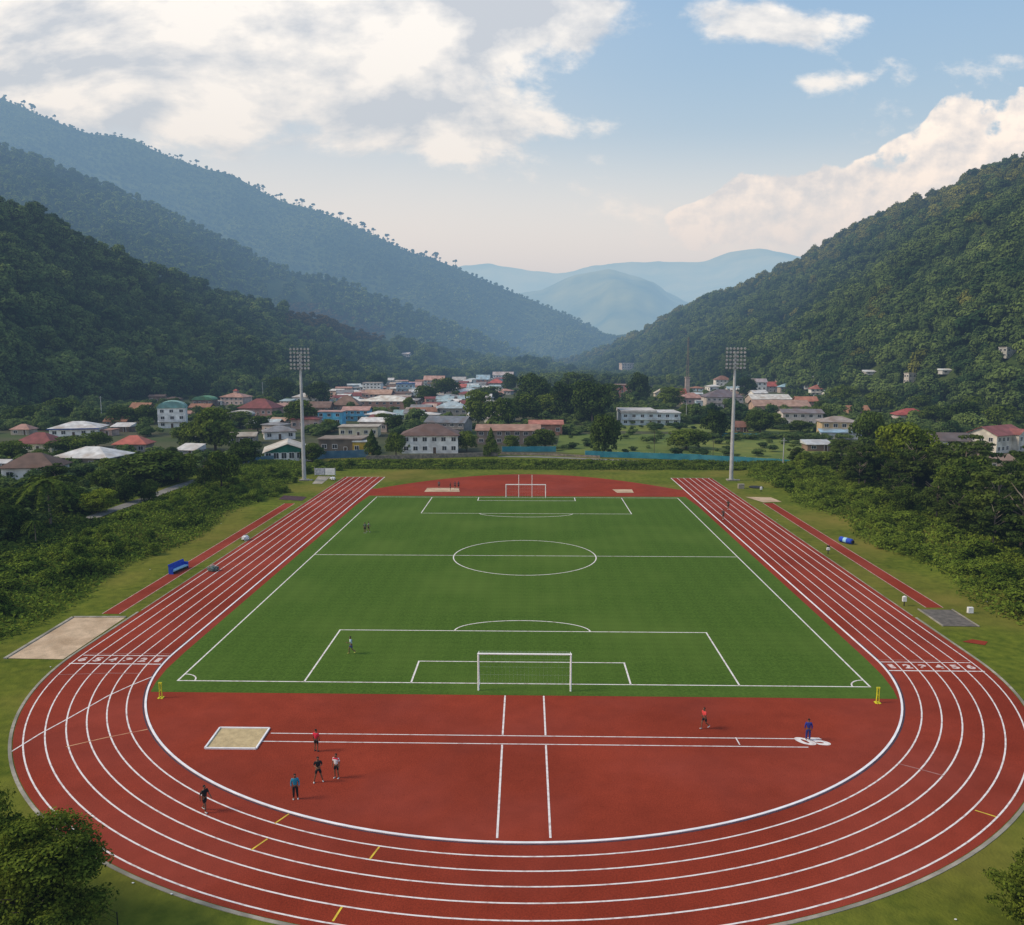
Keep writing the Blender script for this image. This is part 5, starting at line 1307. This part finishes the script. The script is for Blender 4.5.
# ------------------------------------------------------------------ people
def skin(name, verts, edges, radii, m, parent, root=0, sub=1):
    bm = bmesh.new(); lay = bm.verts.layers.skin.verify(); vs = []
    for c, rd in zip(verts, radii):
        v = bm.verts.new(c); v[lay].radius = rd if isinstance(rd, tuple) else (rd, rd); vs.append(v)
    vs[root][lay].use_root = True
    for a, b_ in edges: bm.edges.new((vs[a], vs[b_]))
    me = bpy.data.meshes.new(name); bm.to_mesh(me); bm.free(); o = bpy.data.objects.new(name, me); C.objects.link(o)
    s = o.modifiers.new('s', 'SKIN'); s.use_smooth_shade = True; q = o.modifiers.new('u', 'SUBSURF'); q.levels = q.render_levels = sub
    dg = bpy.context.evaluated_depsgraph_get(); n = bpy.data.meshes.new_from_object(o.evaluated_get(dg)); bpy.data.objects.remove(o)
    n.materials.clear(); n.materials.append(m)
    for p in n.polygons: p.use_smooth = True
    return link(name, n, parent)
skin_m = mat('skin', (.17,.085,.05), (.13,.065,.04), scale=5, rough=.6); hair_m = mat('hair', (.012,.009,.008), (.008,.006,.006), rough=.7)
def cloth(c): return mat('cloth_%02d%02d%02d' % tuple(int(v*99) for v in c), c, tuple(v*.8 for v in c), scale=6, rough=.9)
POSES = {  # elbows, wrists, knees, ankles per side (x outwards, y forwards negative)
 'stand': dict(e=[(.25,.02,1.15),(.25,.02,1.15)], w=[(.25,-.06,.91),(.25,-.06,.91)], k=[(.10,-.03,.5),(.12,-.02,.5)], a=[(.11,.02,.08),(.15,.02,.08)], lean=0),
 'apart': dict(e=[(.27,.04,1.17),(.27,.04,1.17)], w=[(.10,-.20,1.12),(.10,-.20,1.18)], k=[(.18,-.03,.5),(.18,-.03,.5)], a=[(.28,.02,.08),(.28,.02,.08)], lean=0),
 'hips': dict(e=[(.36,.10,1.2),(.36,.10,1.2)], w=[(.17,-.04,1.02),(.17,-.04,1.02)], k=[(.14,-.02,.5),(.14,-.02,.5)], a=[(.2,.02,.08),(.2,.02,.08)], lean=0),
 'walk': dict(e=[(.25,.12,1.17),(.25,-.08,1.17)], w=[(.25,.1,.93),(.25,-.26,.98)], k=[(.10,-.2,.53),(.10,.06,.5)], a=[(.10,-.18,.1),(.10,.34,.16)], lean=-.04),
 'run': dict(e=[(.24,.20,1.20),(.24,-.08,1.17)], w=[(.20,.06,1.02),(.18,-.28,1.22)], k=[(.10,-.20,.56),(.10,.04,.51)], a=[(.10,-.20,.12),(.10,.38,.26)], lean=-.07),
}
def person(px, py, rz, pose, shirt, shorts, label, h=1.75, shoes=(.6,.6,.6), yoke=None, longs=False, group=None):
    P = POSES[pose]; x, y = G(px, py); r = empty('person', (x, y, .0), rz, (h/1.75*1.12,)*3); L0 = P['lean']
    v = [(0,0,.95),(0,L0*.5,1.18),(0,L0,1.36),(0,L0,1.49),(0,L0-.02,1.56),(0,L0-.01,1.65),(0,L0,1.71)]; rd = [(.15,.11),(.13,.095),(.16,.10),.052,.072,.092,.07]; ed = [(0,1),(1,2),(2,3),(3,4),(4,5),(5,6)]
    v.append((0,L0-.115,1.61)); rd.append(.014); ed.append((5,7))     # nose
    arms = []; legs = []
    for s, i in ((-1, 0), (1, 1)):
        e, wv, k, a = P['e'][i], P['w'][i], P['k'][i], P['a'][i]; b0 = len(v)
        sh = (s*.18, L0, 1.41); el_ = (s*e[0], L0+e[1], e[2]); wr = (s*wv[0], L0+wv[1], wv[2])
        dd = (Vector(wr)-Vector(el_)).normalized(); pm = Vector(wr)+dd*.07
        v += [sh, el_, wr, tuple(pm)]; rd += [.062, .043, .03, (.036,.02)]; ed += [(2,b0),(b0,b0+1),(b0+1,b0+2),(b0+2,b0+3)]
        side = dd.cross(Vector((s, 0, 0))); side = side.normalized() if side.length > .1 else Vector((0,-1,0))
        for f, (off, ln) in enumerate(((-.028,.075),(-.010,.088),(.010,.082),(.028,.066))):
            n0 = len(v); q = pm+side*off; v += [tuple(q+dd*ln*.55), tuple(q+dd*ln+Vector((-s*.02,0,0)))]; rd += [.0095, .008]; ed += [(b0+3,n0),(n0,n0+1)]
        n0 = len(v); q = Vector(wr)+dd*.03; v += [tuple(q-side*.045+dd*.01), tuple(q-side*.06+dd*.045)]; rd += [.011, .009]; ed += [(b0+2,n0),(n0,n0+1)]
        arms.append((sh, el_, wr)); b0 = len(v)
        hp_ = (s*.095, 0, .9); kn = (s*k[0], k[1], k[2]); an = (s*a[0], a[1], a[2]); up = max(0, a[1]-.1); toe = (s*(a[0]+.02), a[1]-.15, max(.04, a[2]-.05-up*.3))
        v += [hp_, kn, an, toe]; rd += [.092, .06, .04, (.045,.03)]; ed += [(0,b0),(b0,b0+1),(b0+1,b0+2),(b0+2,b0+3)]; legs.append((hp_, kn, an, toe))
    skin('body', v, ed, rd, skin_m, r)
    # clothes follow the body
    sv = [(0,0,.93),(0,L0*.5,1.18),(0,L0,1.38),(0,L0,1.455)]; sr = [(.175,.135),(.155,.12),(.185,.125),(.08,.075)]; se = [(0,1),(1,2),(2,3)]
    for sh, el_, wr in arms:
        n0 = len(sv); m_ = tuple(Vector(sh).lerp(Vector(el_), .85 if not longs else 1)); sv += [sh, m_]; sr += [.082, .064]; se += [(2,n0),(n0,n0+1)]
        if longs: sv.append(tuple(Vector(el_).lerp(Vector(wr), .92))); sr.append(.045); se.append((n0+1,n0+2))
    skin('shirt', sv, se, sr, cloth(shirt), r)
    if yoke:
        skin('shirt_yoke', [(0,L0,1.28),(0,L0,1.40),(0,L0,1.462),(-.19,L0,1.41),(.19,L0,1.41),(-.215,L0,1.32),(.215,L0,1.32)], [(0,1),(1,2),(1,3),(1,4),(3,5),(4,6)], [(.185,.13),(.195,.135),(.085,.08),.09,.09,.078,.078], cloth(yoke), r)
    pv = [(0,0,1.0),(0,0,.92)]; pr_ = [(.165,.125),(.165,.13)]; pe = [(0,1)]
    for hp_, kn, an, toe in legs:
        n0 = len(pv); pv += [hp_, tuple(Vector(hp_).lerp(Vector(kn), 1.0 if longs else .8))]; pr_ += [.11, .085]; pe += [(1,n0),(n0,n0+1)]
        if longs: pv.append(tuple(Vector(kn).lerp(Vector(an), .9))); pr_.append(.06); pe.append((n0+1,n0+2))
    skin('shorts' if not longs else 'trousers', pv, pe, pr_, cloth(shorts), r)
    for hp_, kn, an, toe in legs:
        heel = (an[0], an[1]+.05, an[2]-.03); skin('shoe', [heel, ((heel[0]+toe[0])/2, (heel[1]+toe[1])/2, (heel[2]+toe[2])/2), (toe[0], toe[1]-.03, toe[2])], [(0,1),(1,2)], [(.055,.05),(.055,.048),(.05,.035)], cloth(shoes), r)
    skin('hair', [(0,L0+.035,1.62),(0,L0+.02,1.70),(0,L0-.03,1.745)], [(0,1),(1,2)], [(.092,.08),(.102,.09),(.06,.045)], hair_m, r)
    for s in (-1, 1):
        b = MB(); b.tube([(s*.035,L0-.088,1.645),(s*.035,L0-.101,1.645)], [.013,.009], 6); b.build('eye', hair_m, r)
    return tag(r, label, 'person', group)
BK = (.012,.012,.014)
person(205, 811.5, R(60), 'walk', BK, BK, 'person in black shirt and shorts walking in lane one', 1.8)
person(295.5, 799, R(15), 'stand', (.02,.20,.32), BK, 'person in teal long sleeved top and dark trousers', 1.75, longs=True)
person(318.5, 782, R(20), 'apart', BK, BK, 'person in black with feet apart and arms folded', 1.82)
person(336.5, 778, R(-15), 'stand', (.66,.64,.68), BK, 'person in white shirt with red shoulders and black shorts', 1.78, yoke=(.50,.02,.05))
person(316.5, 751.5, R(160), 'stand', (.55,.02,.05), BK, 'person in red shirt beside the runway near the sand pit', 1.75, shoes=(.1,.05,.05))
person(704.5, 729, R(-60), 'run', (.62,.06,.06), BK, 'person in red shirt jogging on right of the infield', 1.78)
person(808, 740.5, R(170), 'stand', (.02,.03,.22), (.02,.03,.16), 'person in blue top standing on the runway number', 1.75, longs=True)
person(351.5, 654, R(-70), 'run', (.42,.55,.62), (.03,.05,.14), 'player in pale blue shirt running on the near pitch', 1.8, shoes=(.5,.5,.1))
person(365, 533, R(0), 'stand', (.10,.13,.09), BK, 'player in dark green shirt near the far left touchline', 1.8)
person(368.5, 532, R(90), 'walk', (.30,.33,.28), BK, 'player in grey shirt beside the dark green one', 1.75)
person(439, 488.5, R(0), 'stand', (.10,.10,.11), BK, 'person in dark clothes left of the far sand strip', 1.7)
person(450.3, 491, R(90), 'stand', BK, BK, 'person in black standing on the far sand strip', 1.8)
person(455, 489, R(0), 'walk', (.16,.05,.06), BK, 'person in maroon top behind the far sand strip', 1.7)
person(458.5, 489, R(40), 'stand', (.09,.06,.07), BK, 'person in dark top at right end of sand strip', 1.75)
person(723, 520, R(180), 'run', (.07,.045,.04), (.05,.04,.035), 'runner in dark brown kit on the right straight', 1.9)
person(728, 510, R(180), 'run', (.05,.05,.035), (.04,.035,.03), 'second dark runner behind the first on right straight', 1.9)
